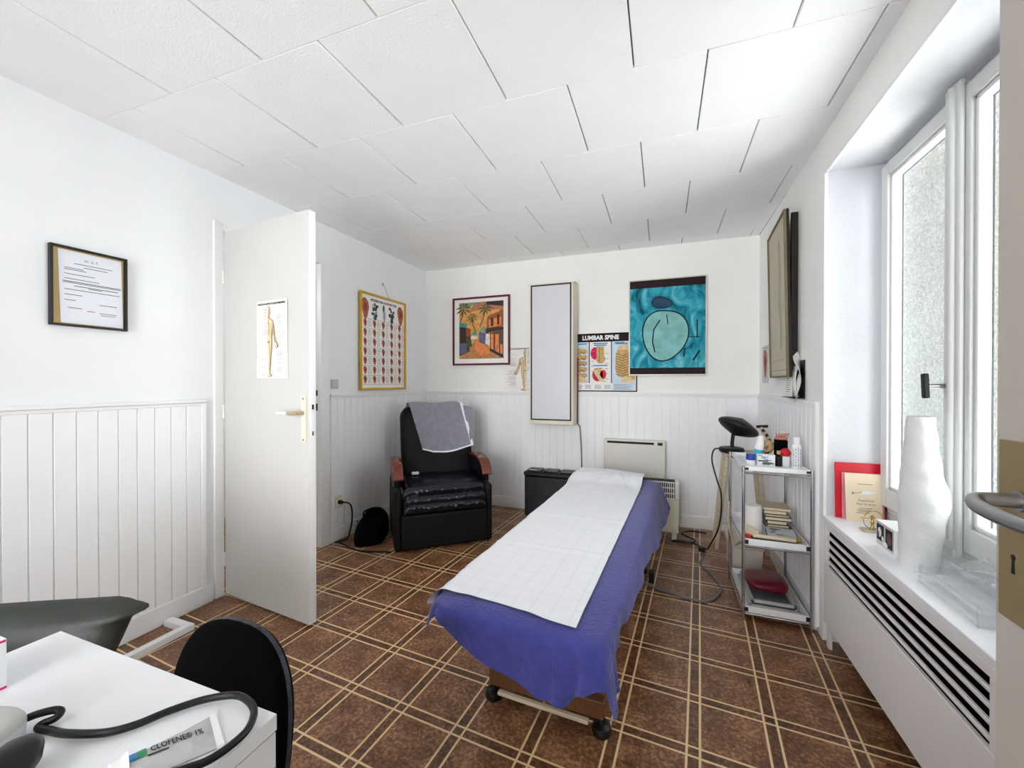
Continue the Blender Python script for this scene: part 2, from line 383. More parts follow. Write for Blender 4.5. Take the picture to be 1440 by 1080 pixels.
class Frame:
    """a flat face somewhere in the room: origin, right, up, outward normal"""
    def __init__(s, O, U, W, N): s.O, s.U, s.W, s.N = V(O), V(U).normalized(), V(W).normalized(), V(N).normalized()
    def P(s, u, v, h=0): return s.O + s.U*u + s.W*v + s.N*h
    def rect(s, mb, u0, v0, u1, v1, h): mb.face([s.P(u0, v0, h), s.P(u1, v0, h), s.P(u1, v1, h), s.P(u0, v1, h)])
    def poly(s, mb, pts, h): mb.face([s.P(u, v, h) for u, v in pts])
    def slab(s, mb, u0, v0, u1, v1, h0, h1):
        mb.prism([s.P(u0, v0, h0), s.P(u1, v0, h0), s.P(u1, v1, h0), s.P(u0, v1, h0)], s.N*(h1-h0))
    def ring(s, mb, u0, v0, u1, v1, w, h0, h1):
        for a in ((u0, v0, u1, v0+w), (u0, v1-w, u1, v1), (u0, v0+w, u0+w, v1-w), (u1-w, v0+w, u1, v1-w)): s.slab(mb, *a, h0, h1)
    def line(s, mb, pts, w, h):
        for (a, b) in zip(pts, pts[1:]):
            d = V((b[0]-a[0], b[1]-a[1])); L = d.length
            if L < 1e-6: continue
            n = V((-d.y, d.x))/L*w/2
            s.poly(mb, [(a[0]-n.x, a[1]-n.y), (b[0]-n.x, b[1]-n.y), (b[0]+n.x, b[1]+n.y), (a[0]+n.x, a[1]+n.y)], h)
    def text(s, mb, txt, u, v, size, h, width=None, align='CENTER', rot=0, bold=0):
        cu = bpy.data.curves.new('t', 'FONT'); cu.body = txt; cu.size = size; cu.align_x = align; cu.offset = bold; cu.resolution_u = 2
        ob = bpy.data.objects.new('t', cu); COL.objects.link(ob)
        dg = bpy.context.evaluated_depsgraph_get()
        me = bpy.data.meshes.new_from_object(ob.evaluated_get(dg))
        xs = [p.co.x for p in me.vertices]
        k = 1
        if width and xs: k = width/max(1e-6, max(xs)-min(xs))
        cs, sn = math.cos(rot), math.sin(rot)
        vs = [mb.bm.verts.new(s.P(u + p.co.x*k*cs - p.co.y*sn, v + p.co.x*k*sn + p.co.y*cs, h)) for p in me.vertices]
        for p in me.polygons:
            try:
                f = mb.bm.faces.new([vs[i] for i in p.vertices]); f.material_index = mb.mi
            except ValueError: pass
        bpy.data.objects.remove(ob); bpy.data.curves.remove(cu); bpy.data.meshes.remove(me)
    def lines(s, mb, u0, u1, v, h, lh, rng, jag=.3, al='L'):
        """a line of print too small to read"""
        w = (u1-u0)*(1-jag*rng.random())
        a = u0 if al == 'L' else (u1-w if al == 'R' else (u0+u1-w)/2)
        s.rect(mb, a, v, a+w, v+lh, h)

def ell(cu, cv, a, b, n=16, rot=0, tear=0):
    out = []
    for i in range(n):
        t = 2*math.pi*i/n
        x, y = a*math.cos(t), b*math.sin(t)
        if tear: x *= 1 + tear*(y/b)
        out.append((cu+x*math.cos(rot)-y*math.sin(rot), cv+x*math.sin(rot)+y*math.cos(rot)))
    return out

# ------------------------------------------------------------------ room shell
XL, XR, YB, ZC = -2.30, .68, 3.635, 2.316
YF = -1.15
b = MB(); b.box(-3.7, .94, YF-.1, YB+.1, -.05, 0); struct(b.build('floor', 'floor'))

# ceiling: square tiles laid in brick bond with open joints under a batten layer
b = MB()
b.mi = 1; b.box(-3.7, .94, YF-.1, YB+.1, ZC+.012, ZC+.08)
b.mi = 0
cr = R_(.33); rc = Matrix.Rotation(cr, 3, 'Z')
vj = [1.0605 + .4865*k for k in range(-5, 7)]
for k in range(len(vj)-1):
    v0, v1 = vj[k], vj[k+1]
    odd = (k-5) % 2
    off = -1.0775 if odd == 0 else -1.3225
    for i in range(-6, 6):
        u0 = off + i*.489; u1 = min(u0+.489, XR+.02); u0 = max(u0, -3.65)
        if u1-u0 < .02: continue
        c = rc @ V(((u0+u1)/2, (v0+v1)/2, 0))
        b.obb((c.x, c.y, ZC+.010), (u1-u0-.0055, v1-v0-.0012, .020), rc)
struct(b.build('ceiling', ['ceil', 'gap'], bevel=.0018, seg=1))

DY0, DY1, DZ = 1.565, 2.265, 2.03     # opening of the inner door
b = MB()
b.box(XL-.12, XL, YF-.1, DY0, 0, ZC); b.box(XL-.12, XL, DY1, YB+.12, 0, ZC); b.box(XL-.12, XL, DY0, DY1, DZ, ZC)
struct(b.build('wall_left', 'wall'))
b = MB(); b.box(XL, 1.05, YB, YB+.12, 0, ZC); struct(b.build('wall_back', 'wall_back'))
NY0, NY1, NZ0, NZ1, NX = 1.17, 2.262, .578, 2.143, .925   # window recess
b = MB()
b.mi = 0
b.box(XR, .947, NY1, YB, 0, ZC); b.box(XR, .947, YF-.1, NY0, 0, ZC); b.box(XR, .947, NY0, NY1, NZ1, ZC)
b.box(NX+.02, .947, NY0, NY1, 0, NZ0)
struct(b.build('wall_right', 'wall_back'))
# roughcast lining of the recess
b = MB()
b.box(XR+.004, NX+.02, NY1-.004, NY1, NZ0, NZ1); b.box(XR+.004, NX+.02, NY0, NY0+.004, NZ0, NZ1); b.box(XR+.004, NX+.02, NY0+.004, NY1-.004, NZ1-.004, NZ1)
struct(b.build('trim_1', 'rough'))
b = MB()   # white bead round the recess edge
b.box(XR-.004, XR+.012, NY1-.012, NY1+.004, NZ0-.45, NZ1+.004); b.box(XR-.004, XR+.012, NY0, NY1, NZ1-.010, NZ1+.004)
struct(b.build('trim_2', 'trim', bevel=.003))
b = MB(); b.box(XL-.1, -1.70, YF-.1, YF, 0, ZC); b.box(-.15, 1.05, YF-.1, YF, 0, ZC); b.box(-1.70, -.15, YF-.1, YF, 2.12, ZC); struct(b.build('wall_front', 'wall'))
b = MB()
for a in ((-1.70, -1.64, 0, 2.12), (-.21, -.15, 0, 2.12), (-.955, -.895, .06, 2.06), (-1.64, -.21, 2.06, 2.12), (-1.64, -.21, 0, .06)): b.box(a[0], a[1], YF-.08, YF-.03, a[2], a[3])
glazed = struct(b.build('fill_window', 'winframe', bevel=.004))  # unseen glazed opening, added behind the camera to let fill light in
for x0, x1 in ((-1.64, -.955), (-.895, -.21)):
    b = MB(); b.box(x0, x1, YF-.058, YF-.054, .06, 2.06); b.build('pane', 'clear', glazed)
b = MB(); b.box(.475, XR, -.13, -.05, 0, ZC); struct(b.build('wall_entry', 'wall'))
b = MB()
b.box(-3.7, -3.6, .9, 3.2, 0, ZC); b.box(-3.6, XL-.12, .8, .9, 0, ZC); b.box(-3.6, XL-.12, 3.1, 3.2, 0, ZC)
struct(b.build('wall_hall', 'wall'))

# sill and radiator cover inside the recess
b = MB(); b.box(XR-.004, NX+.02, NY0, NY1-.004, NZ0-.022, NZ0); struct(b.build('sill', 'sill', bevel=.003))
cover = MB()
sy0, sy1 = 1.226, 2.216
cover.box(XR-.002, XR+.012, NY0+.004, NY1-.014, .098, .362); cover.box(XR-.002, XR+.012, NY0+.004, NY1-.014, .527, NZ0-.0235)
cover.box(XR-.002, XR+.012, NY0+.004, sy0, .362, .527); cover.box(XR-.002, XR+.012, sy1, NY1-.014, .362, .527)
rc_ = thing('radiator_cover', 'white slotted radiator cover panel set under the window sill', 'radiator cover', (XR, 1.7, .098))
cover.build('panel', 'cover', rc_, bevel=.002)
for k in range(4):
    s = MB(); z = .386 + k*.0365
    s.obb((XR+.004, (sy0+sy1)/2, z), (.010, sy1-sy0-.001, .0105), Matrix.Rotation(R_(0), 3, 'Y'))
    s.build('slat', 'cover', rc_, bevel=.002)
s = MB(); s.box(XR+.020, XR+.024, NY0+.006, NY1-.016, .105, .550); s.build('backing', 'blackfabric', rc_)  # black sheet put in as the shade behind the slots
s = MB(); s.box(XR+.002, XR+.014, NY1-.075, NY1-.045, 0, .098); s.build('foot', 'cover', rc_)
s = MB(); s.box(XR+.002, XR+.014, 1.20, 1.23, 0, .098); s.build('foot', 'cover', rc_)
b = MB(); b.box(XR+.08, XR+.12, NY0+.01, NY1-.03, .10, .50)
for k in range(14): b.box(XR+.12, XR+.16, NY0+.03+k*.075, NY0+.075+k*.075, .12, .50)
tag(b.build('radiator', 'blackfabric', bevel=.004), 'dark radiator behind the slotted cover under the window', 'radiator')

# panelling -----------------------------------------------------------------
def wainscot(name, n, axis, a0, a1, plane, out, z0, z1, w, endtrim=(False, False), start=0.0):
    """tongue-and-groove boards; axis 'y' on side walls, 'x' on the back wall"""
    mb = MB()
    a = a0 + start
    edges = [a0] if start > 1e-4 else []
    while a < a1-1e-4:
        edges.append(a); a += w
    edges.append(a1)
    for e0, e1 in zip(edges, edges[1:]):
        g = .0021
        if axis == 'y': mb.box(min(plane, plane+out*.010), max(plane, plane+out*.010), e0+g, e1-g, z0, z1)
        else: mb.box(e0+g, e1-g, min(plane, plane+out*.010), max(plane, plane+out*.010), z0, z1)
    if axis == 'y': mb.box(min(plane, plane+out*.003), max(plane, plane+out*.003), a0, a1, z0, z1)
    else: mb.box(a0, a1, min(plane, plane+out*.003), max(plane, plane+out*.003), z0, z1)
    for e, on in ((a0, endtrim[0]), (a1, endtrim[1])):
        if on:
            s = .022 if e == a0 else -.022
            mb.box(min(plane, plane+out*.016), max(plane, plane+out*.016), min(e, e+s), max(e, e+s), z0, z1) if axis == 'y' else None
    return struct(mb.build('trim_%d' % n, 'panel', bevel=.0034, seg=1))
def rail(n, axis, a0, a1, plane, out, z0, z1, d=.022):
    mb = MB()
    lo, hi = min(plane, plane+out*d), max(plane, plane+out*d)
    lo2, hi2 = min(plane, plane+out*.014), max(plane, plane+out*.014)
    if axis == 'y': mb.box(lo, hi, a0, a1, z0+.006, z1); mb.box(lo2, hi2, a0, a1, z0-.01, z0+.006)
    else: mb.box(a0, a1, lo, hi, z0+.006, z1); mb.box(a0, a1, lo2, hi2, z0-.01, z0+.006)
    return struct(mb.build('trim_%d' % n, 'trim', bevel=.003))
wainscot('left', 3, 'y', YF, 1.475, XL, 1, .10, 1.07, .0696, (False, True), start=(.8252-YF) % .0696)
rail(4, 'y', YF, 1.478, XL, 1, 1.070, 1.094)
wainscot('leftfar', 5, 'y', 2.345, YB, XL, 1, .10, 1.07, .0696, (True, False))
rail(6, 'y', 2.345, YB, XL, 1, 1.070, 1.094)
wainscot('back', 7, 'x', XL+.011, XR, YB, -1, .10, 1.07, .0686)
rail(8, 'x', XL+.022, XR, YB, -1, 1.070, 1.094)
wainscot('right', 9, 'y', 2.335, YB-.011, XR, -1, .10, 1.065, .0696)
rail(10, 'y', 2.33, YB-.022, XR, -1, 1.070, 1.094, d=.014)
b = MB(); b.tube([(XR-.008, 2.318, .03), (XR-.008, 2.318, 1.092)], .011, n=12); struct(b.build('trim_11', 'trim', smooth=True))
def skirting(name, x0, x1, y0, y1, h=.10):
    mb = MB(); mb.box(x0, x1, y0, y1, 0, h); struct(mb.build(name, 'trim', bevel=.004))
skirting('baseboard_left', XL, XL+.016, YF, 1.51); skirting('baseboard_left_far', XL, XL+.016, 2.34, YB)
skirting('baseboard_back', XL+.016, XR, YB-.016, YB); skirting('baseboard_right', XR-.016, XR, 2.335, YB-.016)

# inner door ----------------------------------------------------------------
b = MB()
b.box(XL-.125, XL+.012, 1.522, DY0+.006, 0, 2.062); b.box(XL-.125, XL+.012, DY1-.006, 2.335, 0, 2.062); b.box(XL-.125, XL+.012, DY0+.006, DY1-.006, DZ-.006, 2.062)
b.box(XL-.075, XL-.045, DY0+.006, DY0+.014, 0, DZ-.006); b.box(XL-.075, XL-.045, DY1-.018, DY1-.006, 0, DZ-.006)
struct(b.build('trim_12', 'trim', bevel=.003))
P0, P1 = V((-2.285, 1.5735, 0)), V((-1.6035, 1.5045, 0))
dd = (P1-P0); dl = dd.length; du = dd.normalized(); dn = V((-du.y, du.x, 0))   # dn: away from the camera
dm = Matrix((du, dn, V((0, 0, 1)))).transposed()
def D(u, h, z): return P0 + du*u + dn*h + V((0, 0, z))
b = MB(); b.mi = 0; b.obb(D(dl/2, .020, 1.012), (dl, .040, 2.0), dm)
b.mi = 1; b.obb(D(dl+.0008, .020, 1.012), (.0016, .0385, 2.0), dm)
door = struct(b.build('door_1', ['door', 'door_edge'], bevel=.0015, seg=1))
FD = Frame(D(0, 0, 0), du, (0, 0, 1), -dn)
b = MB()
FD.slab(b, dl-.046, .893, dl-.014, 1.116, 0.0005, .007); b.build('handle_plate', 'cream', door, bevel=.002)['label'] = 'cream door handle plate'
b = MB(); b.cyl(FD.P(dl-.030, 1.035, .007), FD.P(dl-.030, 1.035, .045), .009)
b.tube([FD.P(dl-.030, 1.035, .045), FD.P(dl-.05, 1.035, .050), FD.P(dl-.085, 1.034, .050)], lambda t: .0105-.002*t, n=12)
b.build('handle_neck', 'bronze', door, smooth=True)
b = MB(); b.tube([FD.P(dl-.085, 1.034, .050), FD.P(dl-.14, 1.033, .050), FD.P(dl-.165, 1.032, .050)], .0065, n=12); b.build('lever', 'white', door, smooth=True)
for z in (.905, 1.104):
    b = MB(); b.cyl(FD.P(dl-.030, z, .007), FD.P(dl-.030, z, .0085), .005, n=10); b.build('screw', 'brass', door)
b = MB(); b.box(0, .001, 0, .001, 0, .001); b.bm.clear()
for z0, z1, w in ((.93, 1.13, .020),):
    b.obb(D(dl+.0025, .020, (z0+z1)/2), (.0015, w, z1-z0), dm)
b.mi = 1; b.obb(D(dl+.004, .020, 1.063), (.002, .010, .024), dm); b.obb(D(dl+.004, .020, .935), (.002, .006, .02), dm)
b.build('lock_plate', ['white', 'ink'], door)
for z in (.20, 1.02, 1.76):
    b = MB(); b.cyl(D(-.006, -.004, z-.035), D(-.006, -.004, z+.0), .008); b.cyl(D(-.006, -.004, z+.002), D(-.006, -.004, z+.037), .008)
    b.build('hinge', 'white', door, smooth=True)
b = MB(); b.box(XL-.040, XL-.024, DY1-.0085, DY1-.006, 1.085, 1.125); b.box(XL-.040, XL-.024, DY1-.0085, DY1-.006, .98, 1.03); struct(b.build('trim_13', 'ink'))

# entry door, open beside the camera -----------------------------------------
b = MB(); b.box(.400, .438, -.045, .7135, .008, 2.04)
door2 = struct(b.build('door_2', 'door2', bevel=.0015, seg=1))
F2 = Frame((.400, 0, 0), (0, 1, 0), (0, 0, 1), (-1, 0, 0))
b = MB(); F2.slab(b, .655, .893, .7025, 1.113, .0004, .004)
b.build('handle_plate', 'brassplate', door2, bevel=.0012)['label'] = 'brass coloured door plate with keyhole'
b = MB(); b.prism([F2.P(u, v, .0042) for u, v in ell(.678, .972, .0035, .0035, 10)], (-.0003, 0, 0)); b.prism([F2.P(u, v, .0042) for u, v in ((.6765, .970), (.6795, .970), (.681, .952), (.675, .952))], (-.0003, 0, 0))
b.build('keyhole', 'ink', door2)
b = MB(); b.cyl(F2.P(.668, 1.043, .004), F2.P(.668, 1.043, .007), .0125, n=20)
pts = [F2.P(.668, 1.043, .006), F2.P(.668, 1.043, .030), F2.P(.667, 1.042, .043), F2.P(.658, 1.040, .050), F2.P(.640, 1.036, .051), F2.P(.600, 1.034, .049), F2.P(.560, 1.036, .046)]
b.tube(pts, .0085, n=14, smooth=6); b.build('lever', 'steel', door2, smooth=True)

# window ----------------------------------------------------------------------
WX = .905
wy0, wy1, wz0, wz1 = NY0+.004, NY1-.004, .62, NZ1-.004
b = MB()
b.box(WX-.005, WX+.026, wy0, wy0+.05, wz0, wz1); b.box(WX-.005, WX+.026, wy1-.035, wy1, wz0, wz1)
b.box(WX-.005, WX+.026, wy0, wy1, wz1-.035, wz1); b.box(WX-.005, WX+.026, wy0, wy1, wz0, wz0+.05)
win = struct(b.build('window_1', 'winframe', bevel=.004))
b = MB(); b.box(WX+.0, NX+.02, wy0, wy1, NZ0, wz0); struct(b.build('trim_14', 'winframe'))
def sash(y0, y1, z0, z1, sw=.052):
    m = MB()
    for a in ((y0, y0+sw, z0, z1), (y1-sw, y1, z0, z1), (y0+sw, y1-sw, z0, z0+sw+.025), (y0+sw, y1-sw, z1-sw, z1)):
        m.box(WX-.030, WX+.018, *a)
    i0, i1, k0, k1 = y0+sw, y1-sw, z0+sw+.025, z1-sw      # inner bead
    for a in ((i0, i0+.014, k0, k1), (i1-.014, i1, k0, k1), (i0, i1, k0, k0+.014), (i0, i1, k1-.014, k1)):
        m.box(WX-.020, WX+.012, *a)
    o = m.build('sash', 'winframe', win, bevel=.004)
    g = MB(); g.box(WX+.0185, WX+.0225, i0-.004, i1+.004, k0-.004, k1+.004); g.build('pane', 'frosted', o)
    gk = MB()
    for a in ((i0+.012, i0+.0155, k0+.012, k1-.012), (i1-.0155, i1-.012, k0+.012, k1-.012), (i0+.012, i1-.012, k1-.0155, k1-.012)): gk.box(WX+.0145, WX+.018, *a)
    gk.build('gasket', 'ink_mid', o)
    return o
sash(1.735, wy1-.030, wz0+.035, wz1-.030)
sash(wy0+.035, 1.725, wz0+.035, wz1-.030)
b = MB()   # rounded cover strip with the espagnolette rod
b.box(WX-.046, WX-.030, 1.692, 1.768, wz0+.02, wz1-.006)
b.build('meeting_stile', 'winframe', win, bevel=.006)
b = MB(); b.tube([(WX-.050, 1.718, wz0+.06), (WX-.050, 1.718, wz1-.02)], .011, n=12); b.build('bolt_rod', 'winframe', win, smooth=True)
b = MB(); b.box(WX-.052, WX-.046, 1.736, 1.754, 1.135, 1.205); b.build('handle_plate', 'winframe', win, bevel=.003)
b = MB(); b.cyl((WX-.050, 1.744, 1.172), (WX-.098, 1.744, 1.172), .0075); b.build('handle_neck', 'steel', win, smooth=True)
b = MB(); b.obb((WX-.102, 1.744, 1.172), (.016, .020, .082), Matrix.Rotation(R_(-5), 3, 'X')); b.build('handle_grip', 'black', win, bevel=.004)['label'] = 'black window handle grip'
b = MB(); b.box(WX-.052, WX-.03, 1.70, 1.745, wz0+.012, wz0+.035); b.cyl((WX-.056, 1.72, wz0+.10), (WX-.046, 1.72, wz0+.10), .008); b.build('bolt_keeper', 'winframe', win, bevel=.002)

# ------------------------------------------------------------------ pictures and posters
def wallframe_left(y0, z0): return Frame((XL, y0, z0), (0, 1, 0), (0, 0, 1), (1, 0, 0))
def wallframe_back(x0, z0): return Frame((x0, YB, z0), (1, 0, 0), (0, 0, 1), (0, -1, 0))
rng = random.Random(3)

# certificate on the left wall
t = thing('framed_certificate', 'typed certificate in thin black frame on the left wall', 'picture', (XL, .886, 1.415))
F = wallframe_left(.884, 1.413); w, h = .250, .325
b = MB(); F.ring(b, 0, 0, w, h, .009, .002, .022); b.build('frame', 'black', t, bevel=.0015)
b = MB(); b.mi = 1; F.slab(b, .006, .006, w-.006, h-.006, .002, .008)
b.mi = 0; F.poly(b, [(.034, .014), (w-.012, .012), (w-.018, h-.016), (.026, h-.014)], .0095)
b.mi = 2
F.text(b, 'W. A. F.', w*.52, h*.845, .014, .0100)
for k, (v, a0, a1) in enumerate(((.80, .30, .80), (.765, .42, .74), (.735, .18, .42), (.715, .18, .45), (.66, .18, .56), (.60, .18, .62), (.565, .16, .92), (.55, .16, .92), (.515, .30, .88), (.50, .48, .66), (.465, .18, .90), (.40, .18, .40), (.33, .18, .32), (.31, .62, .86), (.235, .22, .40), (.21, .46, .56), (.20, .62, .86), (.175, .64, .84))):
    b.mi = 3 if k in (6, 8) else 2
    F.rect(b, w*a0, h*v, w*a1, h*v+.0026, .0100)
b.build('certificate_sheet', ['paper_cool', 'gold_mat', 'ink_mid', 'ink'], t)

def meridian_poster(F, w, h, hh, mats=None, flip=False, title="POINTS D'ACUPUNCTURE ET MERIDIENS"):
    b = MB(); b.mi = 0
    def sh(u, v):     # slightly curling sheet
        return F.P(u*w, v*h, hh + .004*max(0, u-.75)*4*(.4+.6*v))
    b.grid(sh, 8, 8)
    e = .0052
    fx = (lambda u: 1-u) if flip else (lambda u: u)
    b.mi = 1; F.text(b, title, w*.5, h*.945, h*.034, hh+e, width=w*.88, bold=.0006)
    out = [(.39,.925),(.43,.915),(.45,.88),(.45,.83),(.42,.785),(.45,.765),(.52,.745),(.565,.715),(.58,.64),(.605,.555),(.635,.48),(.69,.425),(.71,.40),(.665,.375),(.61,.43),(.585,.48),(.55,.56),(.535,.645),(.52,.60),(.50,.545),(.515,.50),(.51,.42),(.495,.32),(.47,.24),(.475,.18),(.455,.10),(.455,.055),(.53,.030),(.41,.015),(.385,.02),(.385,.5)]
    o2 = [(fx(u)*w, v*h) for u, v in out]
    # figure split in convex bits
    def P(*ids): return [o2[i] for i in ids]
    b.mi = 2
    for ids in ((0,1,2,3,4,30),): pass
    bits = [[(.385,.925),(.43,.918),(.452,.88),(.445,.82),(.42,.785),(.385,.775)],
            [(.385,.785),(.43,.78),(.52,.745),(.565,.715),(.575,.66),(.535,.645),(.50,.545),(.385,.52)],
            [(.565,.715),(.58,.64),(.605,.555),(.56,.555),(.535,.645)], [(.605,.555),(.645,.48),(.60,.47),(.56,.555)],
            [(.645,.48),(.70,.42),(.705,.395),(.665,.375),(.60,.47)],
            [(.385,.52),(.50,.545),(.515,.48),(.50,.33),(.47,.24),(.40,.24),(.385,.40)],
            [(.40,.24),(.47,.24),(.478,.18),(.455,.06),(.41,.06),(.40,.16)], [(.41,.06),(.455,.06),(.53,.030),(.40,.015)]]
    for q in bits: F.poly(b, [(fx(u)*w, v*h) for u, v in q], hh+e)
    b.mi = 3
    F.line(b, [(fx(u)*w, v*h) for u, v in out[:30]], w*.010, hh+e+.0004)
    for q in (((.40,.72),(.47,.66),(.45,.56)), ((.44,.50),(.46,.34),(.44,.10)), ((.41,.88),(.41,.55)), ((.53,.70),(.56,.60),(.63,.46))):
        F.line(b, [(fx(u)*w, v*h) for u, v in q], w*.008, hh+e+.0004)
    F.rect(b, min(fx(.385), fx(.45))*w, .455*h, max(fx(.385), fx(.45))*w, .47*h, hh+e+.0005)
    b.mi = 4
    for k in range(34):
        v = .90 - k*.0135
        if v < .46: break
        if rng.random() < .75: F.lines(b, min(fx(.16), fx(.36))*w, max(fx(.16), fx(.36))*w, v*h, hh+e, h*.0045, rng, .6, 'R' if not flip else 'L')
    for k in range(46):
        v = .84 - k*.0165
        if v < .03: break
        if rng.random() < .66: F.lines(b, min(fx(.66), fx(.93))*w, max(fx(.66), fx(.93))*w, v*h, hh+e, h*.0045, rng, .6, 'L' if not flip else 'R')
    for v in (.24, .215, .145, .05, .035): F.lines(b, min(fx(.18), fx(.36))*w, max(fx(.18), fx(.36))*w, v*h, hh+e, h*.005, rng, .5)
    u0, u1 = sorted((fx(.02)*w, fx(.20)*w)); F.line(b, [(u0, .27*h), (u1, .27*h), (u1, .43*h), (u0, .43*h), (u0, .27*h)], w*.006, hh+e)
    return b
t = meridian_poster(Frame(D(.289, 0, 1.205), du, (0, 0, 1), -dn), .247, .395, .0006)
tag(t.build('meridian_poster', ['paper', 'ink', 'skin', 'brown_line', 'ink_grey']), 'acupuncture body chart taped to the open inner door', 'poster')
t = meridian_poster(wallframe_back(-1.44, 1.098), .37, .415, .002, flip=True)
tag(t.build('meridian_poster', ['paper', 'ink', 'skin', 'brown_line', 'ink_grey']), 'acupuncture body chart standing half behind the white light box on the panelling rail', 'poster')

# ear chart in the gold frame
def ear_shape(F, b, cu, cv, a, bb, h, flip=1):
    b.mi = 2; F.poly(b, [(cu+flip*x, cv+y) for x, y in ((-.55*a,.95*bb),(.1*a,bb),(.75*a,.7*bb),(1.0*a,.2*bb),(.75*a,-.35*bb),(.45*a,-.85*bb),(.05*a,-1*bb),(-.35*a,-.75*bb),(-.75*a,-.1*bb),(-.95*a,.5*bb))][::flip], h)
    b.mi = 3; F.poly(b, [(cu+flip*x, cv+y) for x, y in ((-.25*a,.55*bb),(.4*a,.5*bb),(.55*a,.05*bb),(.2*a,-.3*bb),(-.1*a,-.15*bb),(-.35*a,.2*bb))][::flip], h+.0004)
    F.line(b, [(cu+flip*x, cv+y) for x, y in ((-.9*a,.5*bb),(-.5*a,.93*bb),(.1*a,.97*bb),(.8*a,.65*bb),(.95*a,.15*bb),(.5*a,-.7*bb))], a*.16, h+.0004)
t = thing('framed_ear_chart', 'gold framed chart of ears hanging left of the room corner', 'picture', (XL, 2.64, 1.115))
w, h = .612, .800
F = Frame((XL, 2.640, 1.1165), (0, 1, 0), (0, 0, 1), (1, 0, 0))
b = MB(); F.ring(b, 0, 0, w, h, .018, .012, .032); b.build('frame', 'gold', t, bevel=.004)
b = MB(); b.mi = 0; F.slab(b, .012, .012, w-.012, h-.012, .012, .018)
hh = .0185
b.mi = 1; F.text(b, 'MODERN EAR ACUPUNCTURE', w*.50, h*.925, .026, hh, width=w*.56, bold=.0012)
ear_shape(F, b, w*.105, h*.83, .045, .088, hh, 1); ear_shape(F, b, w*.875, h*.83, .045, .088, hh, 1)
for cu, kind in ((.30, 0), (.49, 1), (.665, 0)):
    if kind == 0:
        for k in range(16):
            b.mi = rng.choice((4, 4, 1, 5, 7)); F.poly(b, ell(w*cu+rng.uniform(-.03, .03), h*(.84+rng.uniform(-.06, .055)), rng.uniform(.008, .018), rng.uniform(.010, .02), 8, rng.random()*3), hh+.0002*k)
        b.mi = 5; F.poly(b, ell(w*cu, h*.755, .022, .02, 10), hh+.004)
    else:
        b.mi = 5; F.poly(b, ell(w*cu, h*.865, .014, .04, 10), hh)
        b.mi = 7; F.poly(b, ell(w*cu+.008, h*.79, .018, .055, 10, 0, .3), hh+.0004)
for r in range(8):
    v = .735 - r*.0965
    b.mi = 6
    if r < 8: F.rect(b, w*.045, h*v-.0015, w*.955, h*v+.0015, hh)
    if r < 7:
        for c in range(5):
            cu = .105 + c*.187
            ear_shape(F, b, w*cu, h*(v-.048), .021, .033, hh)
            b.mi = 6
            for q in range(6): F.lines(b, w*(cu+.055), w*(cu+.145), h*(v-.018-q*.012), hh, .0028, rng, .5)
b.build('chart_sheet', ['paper', 'ink', 'ear', 'ear_dark', 'purple', 'green_print', 'ink_grey', 'lilac'], t)
b = MB(); b.tube([(XL+.006, 2.95, 2.035), (XL+.012, 2.955, 2.02), (XL+.012, 2.985, 1.975), (XL+.02, 3.02, 1.905)], .0022, n=6); b.box(XL, XL+.006, 2.942, 2.958, 2.022, 2.04)
b.build('hanging_wire', 'steel', t, smooth=True)

# street painting
t = thing('framed_painting', 'palm street painting in a dark red frame on the back wall', 'picture', (-1.67, YB, 1.35))
w, h = .606, .662
F = wallframe_back(-1.978, 1.348)
b = MB(); F.ring(b, 0, 0, w, h, .017, .002, .026); b.build('frame', 'redframe', t, bevel=.003)
b = MB(); F.slab(b, .012, .012, w-.012, h-.012, .002, .012); b.build('mount', 'paper', t)
pm = {}
def pcol(n, c): M['pp_'+n] = mat('painting_'+n, rgb(*c), .6, var=.22, vscale=34); return 'pp_'+n
names = [pcol('sky', (214,158,84)), pcol('cloud', (176,116,88)), pcol('leaf', (72,88,58)), pcol('trunk', (74,46,32)), pcol('house', (150,84,44)), pcol('wall', (88,66,48)), pcol('glow', (226,132,66)), pcol('roof', (54,150,140)), pcol('path', (186,128,78)), pcol('shade', (52,38,34)), pcol('slate', (92,94,124)), pcol('green', (128,148,120)), pcol('white', (220,212,206))]
b = MB(); iw0, ih0, iw1, ih1 = .070, .062, .540, .612
def IU(u): return iw0 + u*(iw1-iw0)
def IV(v): return ih0 + v*(ih1-ih0)
lay = [0.0125]
def ip(m, pts): 
    b.mi = m; lay[0] += .00006; F.poly(b, [(IU(u), IV(v)) for u, v in pts], lay[0])
ip(0, ((0,0),(1,0),(1,1),(0,1))); ip(11, ((0,.9),(.5,.97),(.45,1),(0,1))); ip(1, ((.2,.82),(.7,.9),(1,.86),(1,1),(.4,1)))
ip(1, ((.55,.8),(.85,.86),(1,.8),(1,.98),(.7,.97))); ip(9, ((.62,.95),(1,.9),(1,1),(.62,1)))
ip(8, ((.40,.36),(.46,.36),(.95,.02),(.95,0),(.05,0),(.05,.06),(.22,.2)))
ip(6, ((.40,.36),(.45,.36),(.72,.1),(.5,.06),(.35,.2)))
ip(5, ((0,.05),(.24,.13),(.26,.35),(.27,.52),(.0,.62))); ip(9, ((.03,.28),(.15,.3),(.15,.55),(.03,.57))); ip(10, ((0,.08),(.17,.12),(.17,.28),(0,.28))); ip(7, ((0,.58),(.16,.56),(.19,.62),(0,.66)))
ip(4, ((.16,.40),(.27,.41),(.27,.53),(.17,.56))); ip(2, ((.17,.2),(.30,.22),(.27,.36),(.18,.34)))
ip(7, ((.30,.42),(.42,.42),(.40,.47),(.31,.48))); ip(12, ((.27,.34),(.42,.35),(.41,.40),(.28,.40)))
